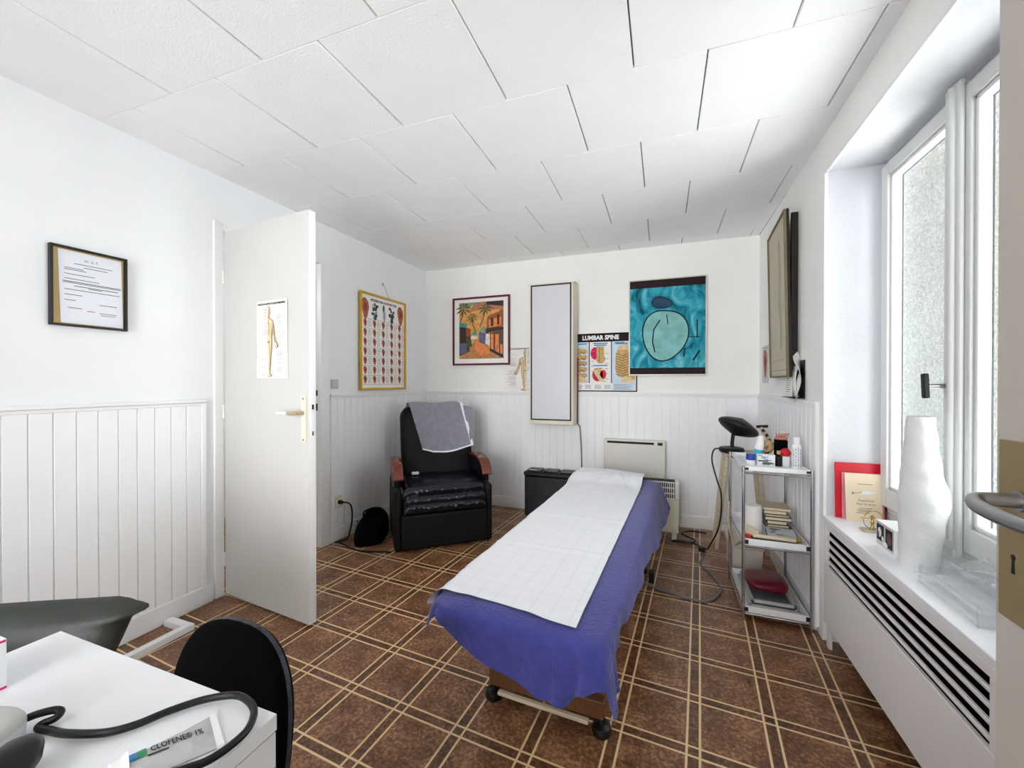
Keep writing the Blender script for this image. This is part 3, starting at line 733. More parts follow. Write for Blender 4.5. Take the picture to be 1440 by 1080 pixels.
ip(10, ((.45,.30),(.66,.22),(.68,.47),(.55,.58),(.46,.47))); ip(11, ((.48,.46),(.64,.44),(.55,.58)))
ip(12, ((.60,.26),(.70,.22),(.70,.42),(.61,.44)))
ip(4, ((.62,.50),(1,.56),(1,.84),(.64,.74))); ip(6, ((.68,.54),(.95,.58),(.95,.72),(.68,.68))); ip(9, ((.72,.56),(.78,.57),(.78,.72),(.72,.71))); ip(9, ((.86,.58),(.91,.585),(.91,.76),(.86,.75)))
ip(9, ((.60,.44),(1,.50),(1,.55),(.62,.53))); ip(5, ((.7,.14),(1,.02),(1,.50),(.7,.45))); ip(6, ((.72,.16),(.78,.13),(.78,.43),(.72,.43))); ip(6, ((.82,.12),(.9,.08),(.9,.42),(.82,.42))); ip(1, ((.84,.14),(.88,.12),(.88,.24),(.84,.25))); ip(6, ((.93,.09),(.98,.07),(.98,.24),(.93,.25)))
ip(9, ((.70,.13),(1,.0),(1,.05),(.72,.18)))
for px, py, bx, by, r in ((.10,.90,.02,.66,.2), (.30,.74,.38,.48,.15), (.60,.88,.48,.56,.17)):
    b.mi = 3; lay[0] += .0001
    F.line(b, [(IU(bx), IV(by)), (IU(bx*.55+px*.45+(.03 if bx > px else -.03)*(-1)), IV(by*.5+py*.5)), (IU(px), IV(py))], .009, lay[0])
    for k in range(9):
        a = k*2*math.pi/9+.2; ip(2, ((px,py), (px+r*.55*math.cos(a+.2), py+r*.5*math.sin(a+.2)), (px+r*math.cos(a), py+r*.6*math.sin(a)-.03), (px+r*.5*math.cos(a-.2), py+r*.4*math.sin(a-.2))))
b.build('picture', names, t)

# light box (x-ray viewer)
t = thing('light_box', 'tall wall-mounted x-ray light box with white screen and black edge', 'light box', (-.93, YB, .80))
fx0, fx1, fz0, fz1, fy = -1.130, -.737, .815, 2.04, 3.47
b = MB()
A = [V((fx0, fy, fz0)), V((fx1, fy, fz0)), V((fx1, fy, fz1)), V((fx0, fy, fz1))]
Bk = [V((fx0+.004, YB-.026, fz0)), V((fx1+.010, YB-.026, fz0)), V((fx1+.010, YB-.026, fz1)), V((fx0+.004, YB-.026, fz1))]
va = [b.bm.verts.new(p) for p in A]; vb = [b.bm.verts.new(p) for p in Bk]
b.bridge(va, vb); b.cap(va); b.cap(vb)
b.box(fx0-.012, fx1+.014, fy-.002, YB-.032, fz1, fz1+.004)
b.build('casing', 'cream', t, bevel=.003)
F = Frame((fx0, fy, fz0), (1, 0, 0), (0, 0, 1), (0, -1, 0)); w, h = fx1-fx0, fz1-fz0
b = MB(); F.ring(b, .014, .034, w-.016, h-.004, .012, .0005, .005); b.build('screen_edge', 'black', t)
b = MB(); F.slab(b, .022, .042, w-.024, h-.012, .0005, .003); b.build('screen', 'screen', t)
b = MB(); b.tube([(fx1+.006, YB-.014, .95), (fx1+.006, YB-.014, .83), (fx1+.02, YB-.016, .80), (fx1+.032, YB-.016, .76), (fx1+.045, YB-.016, .5), (fx1+.05, YB-.022, .12)], .006, n=8, smooth=5); b.build('cable', 'slate', t, smooth=True)
b = MB(); b.box(fx1+.010, fx1+.016, YB-.05, YB-.02, .82, 1.40); b.build('side_bracket', 'wood_brown', t)

# lumbar spine poster
t = MB(); F = wallframe_back(-.80, 1.100); w, h = .578, .510
b = t
b.mi = 0; F.slab(b, 0, 0, w, h, .0015, .0025)
hh = .0030
b.mi = 1; F.ring(b, 0, 0, w, h, .010, .0025, .0030); F.rect(b, 0, h-.075, w, h, hh); F.rect(b, .168, .075, .176, h-.075, hh); F.rect(b, .360, .075, .368, h-.075, hh)
b.mi = 2; F.text(b, 'LUMBAR SPINE', .268, h-.055, .052, hh+.0003, width=.315, bold=.0022)
b.mi = 3; F.rect(b, .012, .075, .168, h-.078, hh); F.rect(b, .368, .012, w-.012, h-.078, hh)
b.mi = 4
for u0, u1, v in ((.07, .15, .415), (.205, .33, .415), (.215, .32, .40), (.39, .47, .418), (.205, .33, .223), (.40, .5, .41)): F.rect(b, u0, v, u1, v+.010, hh+.0003)
for k in range(5):           # vertebrae, side view
    y = .37 - k*.053
    b.mi = 5; F.poly(b, [(.03, y), (.10, y+.012), (.10, y-.028), (.03, y-.036)], hh+.0004)
    F.poly(b, [(.10, y+.005), (.148, y+.004), (.158, y-.022), (.142, y-.034), (.10, y-.018)], hh+.0005)
    b.mi = 6; F.poly(b, [(.10, y-.018), (.142, y-.034), (.125, y-.040), (.098, y-.026)], hh+.0006)
    F.poly(b, [(.03, y-.036), (.10, y-.028), (.10, y-.036), (.03, y-.044)], hh+.0005)
b.mi = 7; F.poly(b, [(.05, .10), (.085, .14), (.12, .13), (.16, .08), (.06, .08)], hh+.0007)
b.mi = 8; F.poly(b, ell(.225, .335, .042, .055, 18), hh+.0004)
b.mi = 5; F.poly(b, [(.235, .395), (.30, .395), (.302, .32), (.235, .30)], hh+.0006); F.poly(b, ell(.272, .285, .040, .040, 14), hh+.0007)
b.mi = 6; F.rect(b, .258, .25, .264, .39, hh+.0009)
b.mi = 9; F.poly(b, ell(.245, .145, .047, .055, 16), hh+.0004); F.poly(b, ell(.295, .15, .025, .04, 12), hh+.0004)
b.mi = 7; F.poly(b, [(.21, .20), (.28, .20), (.26, .15), (.28, .12), (.325, .085), (.27, .085), (.25, .11), (.215, .16)], hh+.0006)
b.mi = 5; F.poly(b, [(.22, .205), (.285, .21), (.285, .195), (.225, .19)], hh+.0008); F.poly(b, [(.235, .18), (.275, .185), (.26, .17)], hh+.0008)
b.mi = 5; F.poly(b, [(.425, .40), (.48, .41), (.56, .40), (.56, .10), (.42, .13), (.395, .20), (.40, .32)], hh+.0004)
b.mi = 7; F.poly(b, [(.425, .40), (.48, .41), (.56, .40), (.555, .36), (.42, .36)], hh+.0006); F.poly(b, [(.44, .08), (.46, .13), (.52, .13), (.555, .08)], hh+.0008)
b.mi = 6
for k in range(9): F.line(b, [(.40, .33-k*.022), (.46, .31-k*.022), (.545, .345-k*.022)], .006, hh+.0009)
b.mi = 2
for k in range(4): F.rect(b, .05+.082*k, .018, .05+.082*k+.076, .066, hh+.0003)
b.mi = 10
for k in range(4):
    for q in range(6): F.lines(b, .055+.082*k, .12+.082*k, .024+q*.0065, hh+.0006, .003, rng, .3)
for q in range(7): F.lines(b, .385, .54, .02+q*.007, hh+.0005, .003, rng, .3)
for k in range(12): F.lines(b, .19 if k % 2 else .31, .215 if k % 2 else .345, .11+k*.022, hh+.0005, .004, rng, .4)
tag(b.build('spine_poster', ['paper', 'maroon', 'white', 'sky_print', 'blue_print', 'bone', 'bone_dark', 'skin', 'magenta', 'muscle', 'ink_grey']), 'LUMBAR SPINE anatomy poster with black heading on the back wall', 'poster')

# teal picture (plain abstract)
t = thing('framed_print', 'teal abstract print with dark bands in pale metal frame', 'picture', (0, YB, 1.24))
w, h = .600, .800
F = Frame((-.290, YB, 1.240), (1, 0, 0), (0, 0, 1), (0, -1, 0))
b = MB(); F.ring(b, 0, 0, w, h, .009, .004, .030); b.build('frame', 'alu', t, bevel=.002)
b = MB(); b.mi = 0; F.slab(b, .006, .006, w-.006, h-.006, .006, .020)
b.mi = 1; F.rect(b, .009, h-.072, w-.009, h-.009, .0204); F.rect(b, .009, .009, w-.009, .062, .0204)
def blob(m, cu, cv, a, bb, lay_, seed, n=40, am=.08):
    r = random.Random(seed); ph = [r.random()*6 for _ in range(4)]
    pts = []
    for i in range(n):
        tt = 2*math.pi*i/n; k = 1+am*math.sin(2*tt+ph[0])+am*.6*math.sin(3*tt+ph[1])
        pts.append((cu+a*k*math.cos(tt), cv+bb*k*math.sin(tt)))
    b.mi = m; F.poly(b, pts, lay_); return pts
p = blob(2, .285, .335, .165, .225, .0206, 4)
b.mi = 3; F.line(b, p+[p[0]], .011, .0208)
p = blob(4, .260, .600, .075, .050, .0210, 9, am=.1)
b.mi = 3; F.line(b, p+[p[0]], .007, .0212)
F.line(b, [(.21, .19), (.19, .28), (.20, .38), (.25, .46)], .010, .0212); F.line(b, [(.30, .50), (.31, .42)], .008, .0212)
F.line(b, [(.53, .30), (.53, .45)], .009, .0212); F.line(b, [(.50, .12), (.55, .20)], .014, .0212); F.line(b, [(.43, .15), (.44, .22)], .012, .0212); F.line(b, [(.47, .31), (.55, .31)], .007, .0212)
b.build('print', ['teal_art', 'maroon', 'pale_teal', 'dark_teal', 'slate_teal'], t)

# big beige picture leaning off the right wall
t = thing('framed_rubbing', 'large faded beige figure print on the right wall, leaning from it', 'picture', (XR, 2.9, 1.21))
O = V((.664, 3.155, 1.212)); Uv = V((.632-.664, 2.612-3.155, 0)); Wv = V((-.018, 0, .915))
Nv = Uv.normalized().cross(Wv.normalized()); Nv = -Nv if Nv.x > 0 else Nv
F = Frame(O, Uv, Wv, Nv); w, h = Uv.length, Wv.length
b = MB(); F.slab(b, 0, 0, w, h, -.012, -.0005); b.build('backing', 'darkside', t)
b = MB(); F.ring(b, 0, 0, w, h, .010, 0, .014); b.build('frame', 'olive', t, bevel=.002)
b = MB(); b.mi = 0; F.slab(b, .009, .009, w-.009, h-.009, 0, .004)
b.mi = 1; F.poly(b, [(w*.56, h*.86), (w*.62, h*.88), (w*.68, h*.86), (w*.72, h*.70), (w*.66, h*.5), (w*.72, h*.3), (w*.70, h*.18), (w*.60, h*.18), (w*.62, h*.32), (w*.54, h*.5), (w*.60, h*.70)], .0045)
for u in (.12, .36, .6): F.rect(b, w*u, h*.105, w*(u+.2), h*.118, .0045)
b.mi = 2; F.rect(b, w*.06, h*.045, w*.9, h*.048, .0045)
b.build('print', ['beige_print', 'beige_dark', 'ink_mid'], t)
b = MB(); b.box(.648, XR-.001, 2.650, 2.668, 1.25, 2.115); b.build('gap_shade', 'darkside', t)  # dark strip standing in for the shaded gap behind the picture

# small ear card on the right wall
F = Frame((XR, 3.525, 1.178), (0, -1, 0), (0, 0, 1), (-1, 0, 0)); w, h = .20, .268
b = MB(); b.mi = 0; F.slab(b, 0, 0, w, h, .001, .002); ear_shape(F, b, w*.5, h*.50, .058, .105, .0024); b.mi = 1; F.rect(b, w*.15, h*.94, w*.85, h*.955, .0024)
tag(b.build('ear_picture_card', ['paper_grey', 'ink_mid', 'ear', 'ear_dark']), 'small card with one red ear on the right wall', 'poster')
# papers in wall holder
t = thing('wall_file', 'black wall file stuffed with curling white papers on the right wall', 'file holder', (XR, 2.6, 1.10))
b = MB(); b.box(XR-.006, XR-.002, 2.52, 2.765, 1.098, 1.30); b.box(XR-.05, XR-.006, 2.60, 2.765, 1.098, 1.102); b.build('holder', 'black', t)
b = MB(); b.grid(lambda u, v: V((XR-.016-.014*math.sin(v*3.1), 2.76-.19*u, 1.104+.17*v)), 4, 8); b.build('paper', 'paper', t, smooth=True)
b = MB(); b.mi = 0; b.grid(lambda u, v: V((XR-.012-.03*u-.012*math.sin(v*6.5+u), 2.60-.13*u*(.8+.3*math.sin(v*5)), 1.104+.245*v-.03*u)), 6, 16); b.build('curled_paper', 'paper', t, smooth=True)
b = MB(); F = Frame((XR-.032, 2.75, 1.12), (0, -1, 0), (0, 0, 1), (-1, 0, 0)); F.slab(b, -.005, -.015, .125, .11, 0, .001); b.mi = 1; [F.lines(b, .01, .11, .01+k*.012, .0015, .003, rng, .4) for k in range(7)]
b.build('form', ['paper', 'ink_grey'], t)

b = MB(); b.cyl((XR-.010, 2.79, .888), (XR-.045, 2.79, .892), .006, .005, n=10); b.cyl((XR-.0455, 2.79, .892), (XR-.050, 2.79, .893), .009, n=10)
tag(b.build('wall_hanging_peg', 'white', smooth=True), 'small white peg on the panelling above the trolley', 'peg')
# switch and socket
b = MB(); b.box(XL, XL+.008, 2.355, 2.425, 1.135, 1.203); b.mi = 1; b.box(XL+.008, XL+.013, 2.368, 2.412, 1.148, 1.190)
tag(b.build('light_switch', ['switch', 'paper_grey'], bevel=.002), 'square beige light switch above the panelling beside the inner door', 'switch')
b = MB(); b.box(XL+.010, XL+.018, 2.382, 2.452, .245, .335); b.mi = 1; b.cyl((XL+.018, 2.417, .288), (XL+.021, 2.417, .288), .024, n=20)
tag(b.build('wall_socket', ['cream', 'white'], bevel=.002), 'cream wall socket on the panelling near the black armchair', 'socket')
b = MB(); b.cyl((XL+.0215, 2.417, .288), (XL+.05, 2.417, .288), .017, .013, n=14)
b.tube([(XL+.05, 2.417, .288), (XL+.085, 2.430, .285), (XL+.10, 2.455, .25), (XL+.10, 2.462, .15), (XL+.085, 2.455, .06), (XL+.075, 2.44, .012), (XL+.06, 2.40, .008), (XL+.035, 2.36, .008)], .0055, n=8, smooth=6)
tag(b.build('power_cable', 'rubber', smooth=True), 'black cable and plug hanging from the wall socket', 'cable')
b = MB(); b.tube([(-2.235, 2.375, .007), (-2.17, 2.350, .007), (-2.10, 2.325, .007), (-2.00, 2.308, .007), (-1.90, 2.325, .007), (-1.82, 2.35, .007), (-1.775, 2.362, .007)], .006, n=8, smooth=6)
tag(b.build('loop_cable', 'rubber', smooth=True), 'black cable looping over the floor in front of the soft black bag', 'cable')

# ------------------------------------------------------------------ massage armchair
c0 = V((-1.742, 2.374, 0)); dv = V((.766, .6428, 0)); nv = V((-.6428, .766, 0))
cm = Matrix((dv, nv, V((0, 0, 1)))).transposed()
def Ch(u, d, z): return c0 + dv*u + nv*d + V((0, 0, z))
t = thing('massage_armchair', 'black leather massage armchair with wooden armrests in the far corner', 'armchair', Ch(.34, .35, 0))
def chbox(name, m, u0, u1, d0, d1, z0, z1, bev, tilt=0, seg=4):
    b = MB(); b.obb(Ch((u0+u1)/2, (d0+d1)/2, (z0+z1)/2), (u1-u0, d1-d0, z1-z0), cm @ Matrix.Rotation(tilt, 3, 'X'))
    return b.build(name, m, t, bevel=bev, seg=seg)
chbox('base', 'blackleather_dull', .03, .655, .02, .60, .0, .25, .03)
chbox('footrest', 'blackleather_dull', .035, .65, -.025, .018, .015, .255, .015)
chbox('side_panel', 'blackleather_dull', -.012, .045, .0, .60, .0, .43, .025)
chbox('side_panel', 'blackleather_dull', .640, .697, .0, .60, .0, .43, .025)
# seat: rolls of leather over the front edge
prof = []
def seat_prof(v):
    # v 0 back .. 1 front bottom
    if v < .5: d = .52 - v/.5*.50; z = .438 + .012*math.sin(v/.5*math.pi)
    else:
        q = (v-.5)/.5; z = .438 - q*.175
        d = .02 - .045*math.sin(min(1, q*1.4)*math.pi*.5)
    return d, z
def seat_fn(u, v):
    d, z = seat_prof(v)
    if v >= .46:
        q = max(0, (v-.46)/.54)
        bulge = abs(math.sin(q*math.pi*3.0))**.6
        d -= .022*bulge
        z += .004*bulge
        d += .013*noise.noise(V((u*34, q*4, 1.7)))*math.sin(min(1, q*3)*math.pi/2)
    else:
        z += .010*noise.noise(V((u*5, v*9, 3)))
    uu = .05 + .59*u
    ed = min(u, 1-u)
    if ed < .06:
        z -= .03*(1-ed/.06)**2; d += .012*(1-ed/.06)**2
    return Ch(uu, d, z)
b = MB(); b.grid(seat_fn, 70, 70); b.build('seat', 'blackleather', t, smooth=True, solid=.012, angle=80)
# backrest: padded slab with rounded shoulders, leaning back
def back_half(zz):
    s = (zz-.36)/(.965-.36)
    return .290 + .012*s - (.05*max(0, (s-.86)/.14)**2)
def back_fn(u, v):
    zz = .36 + .605*v
    s = v
    a = 2*math.pi*u
    hw = back_half(zz); cu = .372 + .006*s; dep = .43 + .17*s
    ct, st = math.cos(a), math.sin(a)
    e = .35
    x = hw*math.copysign(abs(ct)**e, ct); th = .085
    y = th*math.copysign(abs(st)**e, st)
    if s > .88: y *= (1-((s-.88)/.12)**2*.45)
    return Ch(cu+x, dep+.09+y, zz)
b = MB(); g = b.grid(back_fn, 48, 26, closed_u=True); b.cap([r[-1] for r in g]); b.cap([r[0] for r in g], True)
b.build('backrest', 'blackleather_dull', t, smooth=True, angle=60)
def arm(u0, u1, name):
    pr = [(.50,.585),(.36,.605),(.22,.603),(.13,.585),(.07,.545),(.045,.490),(.062,.478),(.085,.520),(.14,.555),(.22,.573),(.36,.577),(.50,.558)]
    b = MB(); b.prism([Ch(u0, d, z) for d, z in pr], dv*(u1-u0)); o = b.build('armrest', 'wood_red', t, bevel=.006)
    o['label'] = 'red-brown varnished wooden armrest'
    b = MB(); b.prism([Ch(u0+.012, d, z) for d, z in ((.50, .42), (.50, .555), (.22, .570), (.14, .553), (.09, .515), (.10, .42))], dv*(u1-u0-.024)); b.build('arm_support', 'blackleather', t, bevel=.008)
arm(-.022, .055, 'l'); arm(.632, .709, 'r')
# towel over the back
def towel_fn(u, v):
    zt = .985
    uc = u
    uL = .140 + .105*max(0, v-.32)/.68; uR = .60 + .080*max(0, v-.32)/.68
    if v < .25:                     # hanging behind
        q = v/.25; z = .70 + (zt-.70)*q; d = .63 + .155 + .03*0
        d = .60 + .195 - .0*q
    elif v < .38:
        q = (v-.25)/.13; a = math.pi*(1-q); d = .690 + .105*math.cos(math.pi-a)*-1 if False else .690 + .105*math.cos(math.pi*q); z = zt + .022*math.sin(math.pi*q)
    else:
        q = (v-.38)/.62
        low = .595 + .045*max(0, (u-.35)/.65)**1.6 + .03*max(0, .2-u)/.2
        z = zt - (zt-low)*q
        s = (z-.36)/.605
        d = .43 + .17*s + .005 - .014 - .006*math.sin(u*7+q*3)*q
    return Ch(uL + (uR-uL)*u, d, z + .004*math.sin(u*9))
b = MB(); b.grid(towel_fn, 36, 50, mfn=lambda u, v: 1 if (u > .955 or (v > .985)) else 0)
tw = thing('towel', 'grey towel with white edge draped over the black armchair', 'towel', Ch(.37, .45, .62))
b.build('cloth', ['greytowel', 'white_edge'], tw, smooth=True, angle=80)
def flap_fn(u, v):
    z = .978 - v*.30*(1-.25*u); s = (z-.36)/.605
    return Ch(.604 + .045*v + (.104-.050*v)*u, .43+.17*s - .012 + .10*max(0, (u-.8)/.2), z - .03*u*u)
b = MB(); b.grid(flap_fn, 10, 16); b.build('side_fold', 'greytowel', tw, smooth=True)
b = MB(); b.obb(Ch(.17, .36, .466), (.055, .03, .018), cm); tag(b.build('remote_control', 'white', bevel=.004), 'small white remote control on the armchair seat', 'remote control')
# soft bag on the floor
def bag_fn(u, v):
    a = 2*math.pi*u; ph = math.pi/2*v
    r = abs(math.cos(ph))**.5
    x = .112*r*math.copysign(abs(math.cos(a))**.75, math.cos(a)); y = .235*r*math.copysign(abs(math.sin(a))**.75, math.sin(a))
    z = .150*math.sin(ph)**.7*(1 + .22*math.sin(a)*math.cos(ph) + .10*math.sin(a))
    k = 1 + .06*noise.noise(V((x*9, y*9, z*12)))
    q = Matrix.Rotation(R_(28), 3, 'Z') @ V((x*k, y*k, 0))
    return V((-2.118+q.x, 2.590+q.y, max(.003, z*k)))
tb = thing('holdall', 'soft black bag slumped on the floor left of the armchair', 'bag', (-2.1, 2.58, 0))
b = MB(); g = b.grid(bag_fn, 40, 14, closed_u=True); b.cap([r[0] for r in g], True); b.build('body', 'blackfabric', tb, smooth=True, angle=80)
b = MB(); b.tube([(-2.15, 2.53, .155), (-2.17, 2.56, .185), (-2.14, 2.62, .195), (-2.10, 2.66, .165)], .006, n=8, smooth=5); b.build('carry_strap', 'blackfabric', tb, smooth=True)
b = MB(); b.cyl((-2.20, 2.52, .115), (-2.205, 2.515, .125), .006, n=8); b.build('buckle', 'chrome', tb)

# ------------------------------------------------------------------ bin
t = thing('recycling_bin', 'black three-compartment bin with hinged lids by the back wall', 'bin', (-.95, 3.53, 0))
bx0, bx1, by0, by1 = -1.170, -.70, 3.445, 3.612
b = MB(); b.box(bx0, bx1, by0, by1, 0, .355); b.build('body', 'black', t, bevel=.012)
b = MB(); b.box(bx0-.005, bx1+.005, by0-.006, by1, .3565, .392); b.build('rim', 'black', t, bevel=.008)
for k in range(3):
    x0 = bx0+.02+k*.148
    b = MB(); b.box(x0, x0+.125, by0+.012, by1-.02, .393, .405); o = b.build('lid', 'binlid', t, bevel=.006, seg=3)
    b = MB(); b.box(x0+.02, x0+.09, by0+.016, by0+.030, .4055, .4065); b.build('lid_label', 'white' if k == 0 else 'slate', o)
b = MB(); b.box(-.99, -.90, by0-.0012, by0-.0002, .20, .30); b.build('sticker', 'dark_book', t)

# ------------------------------------------------------------------ heaters
t = thing('wall_mounted_heater', 'flat white wall heater with thermostat on the back wall panelling', 'heater', (-.245, 3.58, .25))
hx0, hx1, hz0, hz1, hy = -.490, .004, .25, .703, 3.555
b = MB(); b.box(hx0, hx1, hy, YB-.024, hz0, hz1); b.build('body', 'ivory', t, bevel=.008)
b = MB(); b.box(hx0+.028, hx0+.405, hy-.0015, hy+.001, .668, .686); b.build('air_slot', 'ink', t)
b = MB(); b.box(hx1-.062, hx1-.022, hy-.003, hy+.001, .664, .690); b.mi = 1; b.box(hx1-.056, hx1-.028, hy-.004, hy-.003, .668, .684); b.build('thermostat', ['olive', 'ink'], t)
t = thing('convector_heater', 'low cream convector with white grille standing at the table head', 'heater', (-.1, 3.32, 0))
cx0, cx1, cy0, cy1 = -.32, .098, 3.290, 3.40
b = MB(); b.box(cx0, cx1, cy0, cy1, .055, .305); b.build('body', 'ivory2', t, bevel=.004)
b = MB(); b.box(cx0, cx1-.03, cy0+.012, cy1, .306, .432); b.build('grille_backing', 'ink', t)
b = MB()
for k in range(27): b.box(cx0+k*.0145, cx0+k*.0145+.006, cy0, cy0+.011, .306, .432)
for z in (.306, .345, .386, .427): b.box(cx0, cx1-.03, cy0-.001, cy0+.010, z, z+.006)
b.build('grille', 'white', t)
b = MB(); b.box(cx1-.029, cx1+.004, cy0-.006, cy1, .306, .432); b.build('end_cap', 'ivory', t, bevel=.010, seg=4)
for x in (cx0+.06, cx1-.05):
    b = MB(); b.box(x, x+.035, cy0+.005, cy1-.01, 0, .054); b.build('foot', 'white', t, bevel=.003)

# ------------------------------------------------------------------ massage table
ta, tb_ = V((.0523, .9986, 0)), V((.9986, -.0523, 0))
tm = Matrix((tb_, ta, V((0, 0, 1)))).transposed()
def T(x, y, z): return tb_*x + ta*y + V((0, 0, z))
XA, XB, YA, YBt, ZT = -.742, -.212, 1.085, 3.045, .498
t = thing('massage_table', 'padded massage table on dark wood base under the blue cover', 'massage table', T(-.475, 2.05, 0))
def tbox(name, m, x0, x1, y0, y1, z0, z1, bev=.004):
    b = MB(); b.obb(T((x0+x1)/2, (y0+y1)/2, (z0+z1)/2), (x1-x0, y1-y0, z1-z0), tm); return b.build(name, m, t, bevel=bev, seg=3)
tbox('pad', 'slate', XA+.015, XB-.015, YA+.015, YBt-.015, .405, ZT-.012, .02)
tbox('board', 'wood_brown', XA+.04, XB-.04, YA+.04, YBt-.04, .375, .404)
tbox('base_bar', 'wood_brown', -.690, -.262, 1.372, 1.412, .052, .112)
tbox('base_bar', 'wood_brown', -.690, -.262, 2.640, 2.680, .052, .112)
tbox('lower_rail', 'wood', -.645, -.31, 1.350, 1.370, .038, .052)
tbox('side_rail', 'wood_brown', -.665, -.625, 1.413, 2.639, .06, .10)
tbox('side_rail', 'wood_brown', -.325, -.285, 1.413, 2.639, .06, .10)
for y in (1.45, 2.56): tbox('strut', 'steel', -.50, -.44, y, y+.05, .10, .374)
for x in (-.676, -.272):
    for y in (1.388, 2.662):
        b = MB(); b.lathe([(.012, .052), (.014, .034), (.030, .026), (.034, .012), (.031, .0)], T(x, y, 0), n=20); b.build('foot', 'black', t, smooth=True)
# blue cover: skirt hanging from a rounded rectangle
rr = .055
def perim(n=240):
    pts = []
    x0, x1, y0, y1 = XA, XB, YA, YBt
    segs = [('l', (x0+rr, y0), (x1-rr, y0), (0, -1)), ('a', (x1-rr, y0+rr), -90), ('l', (x1, y0+rr), (x1, y1-rr), (1, 0)), ('a', (x1-rr, y1-rr), 0), ('l', (x1-rr, y1), (x0+rr, y1), (0, 1)), ('a', (x0+rr, y1-rr), 90), ('l', (x0, y1-rr), (x0, y0+rr), (-1, 0)), ('a', (x0+rr, y0+rr), 180)]
    for s in segs:
        if s[0] == 'l':
            L = math.hypot(s[2][0]-s[1][0], s[2][1]-s[1][1]); k = max(2, int(L/.014))
            for i in range(k): f = i/k; pts.append((s[1][0]+(s[2][0]-s[1][0])*f, s[1][1]+(s[2][1]-s[1][1])*f, *s[3]))
        else:
            for i in range(18):
                a = R_(s[2] + 90*i/18); pts.append((s[1][0]+rr*math.cos(a), s[1][1]+rr*math.sin(a), math.cos(a), math.sin(a)))
    return pts
PR = perim()
def interp(tab, x):
    for (a, va), (c, vc) in zip(tab, tab[1:]):
        if x <= c:
            f = (x-a)/(c-a) if c > a else 0
            f = min(1, max(0, f)); return va+(vc-va)*f
    return tab[-1][1]
HN = [(-.742, .470), (-.70, .440), (-.635, .400), (-.54, .366), (-.495, .354), (-.41, .328), (-.348, .318), (-.30, .322), (-.262, .362), (-.237, .395), (-.225, .38), (-.20, .335)]
HR = [(1.085, .330), (1.11, .330), (1.135, .36), (1.17, .405), (1.25, .43), (1.45, .425), (1.75, .40), (2.1, .355), (2.5, .30), (2.85, .28), (2.98, .295), (3.02, .33), (3.06, .33)]
def hem(p):
    x, y, nx, ny = p
    if ny < -.75: return interp(HN, x)
    if nx > .3 and ny <= .3:
        return interp(HR, y)
    if nx > .3: return .33
    if ny > .3: return .36
    return .40 + .02*math.sin(y*6)
def ripple(p, q):
    x, y, nx, ny = p
    r = .004*math.sin(y*23+1)*abs(nx) + .005*math.sin(x*31)*abs(ny)
    if ny < -.2 and x > -.42: r += .030*(abs(math.sin((x+.42)*46))**.7-.55)*min(1, (x+.42)/.10)
    if nx > .3 and y < 1.45: r += .010*math.sin((y-1.085)*55)*max(0, 1-(y-1.085)/.35)
    return r*q
b = MB()
rings = []
def cov(p, k):
    """k<=1: on top (k scales to the middle line); k>1: hanging part 1..2"""
    x, y, nx, ny = p
    cx = (XA+XB)/2; cy = min(max(y, YA+.25), YBt-.25)
    if k <= 1:
        X = cx + (x-cx)*k; Y = cy + (y-cy)*k
        z = ZT - .010*max(0, k-.85)/.15
        z += .0025*noise.noise(V((X*6, Y*6, 0)))
        return T(X, Y, z)
    q = k-1
    zt = ZT-.010; zl = hem(p)
    drop = zt-zl
    # quarter-round shoulder then a slightly flared fall
    rad = min(.03, drop*.5)
    L = drop*q
    if L < rad: a = L/rad*math.pi/2; o = rad*math.sin(a)*.7; zz = zt - rad*(1-math.cos(a))
    else: o = rad*.7; zz = zt - L
    fl = .10 if nx > .5 else (.05 if ny < -.5 else .12)
    corner = max(0, 1-abs(abs(nx)-abs(ny))) if (abs(nx) > .05 and abs(ny) > .05) else 0
    o += (L)*fl + corner*L*.22 + ripple(p, q)
    if nx > .3 and ny < .3:
        o += .035*q*max(0, (y-1.1)/1.9) + .008*math.sin(y*9)*q
    if ny < -.5 and x < -.5: o -= .0
    return T(x+nx*o, y+ny*o, zz)
ks = [0, .25, .5, .75, .88, .95, 1] + [1+i/14 for i in range(1, 15)]
for k in ks: rings.append([b.bm.verts.new(cov(p, k)) for p in PR])
for A_, B_ in zip(rings, rings[1:]): b.bridge(A_, B_)
bmesh.ops.remove_doubles(b.bm, verts=b.bm.verts[:], dist=.00005)
tag(b.build('table_cover', 'blue', smooth=True, angle=85), 'blue fleece cover hanging over the massage table', 'cover')

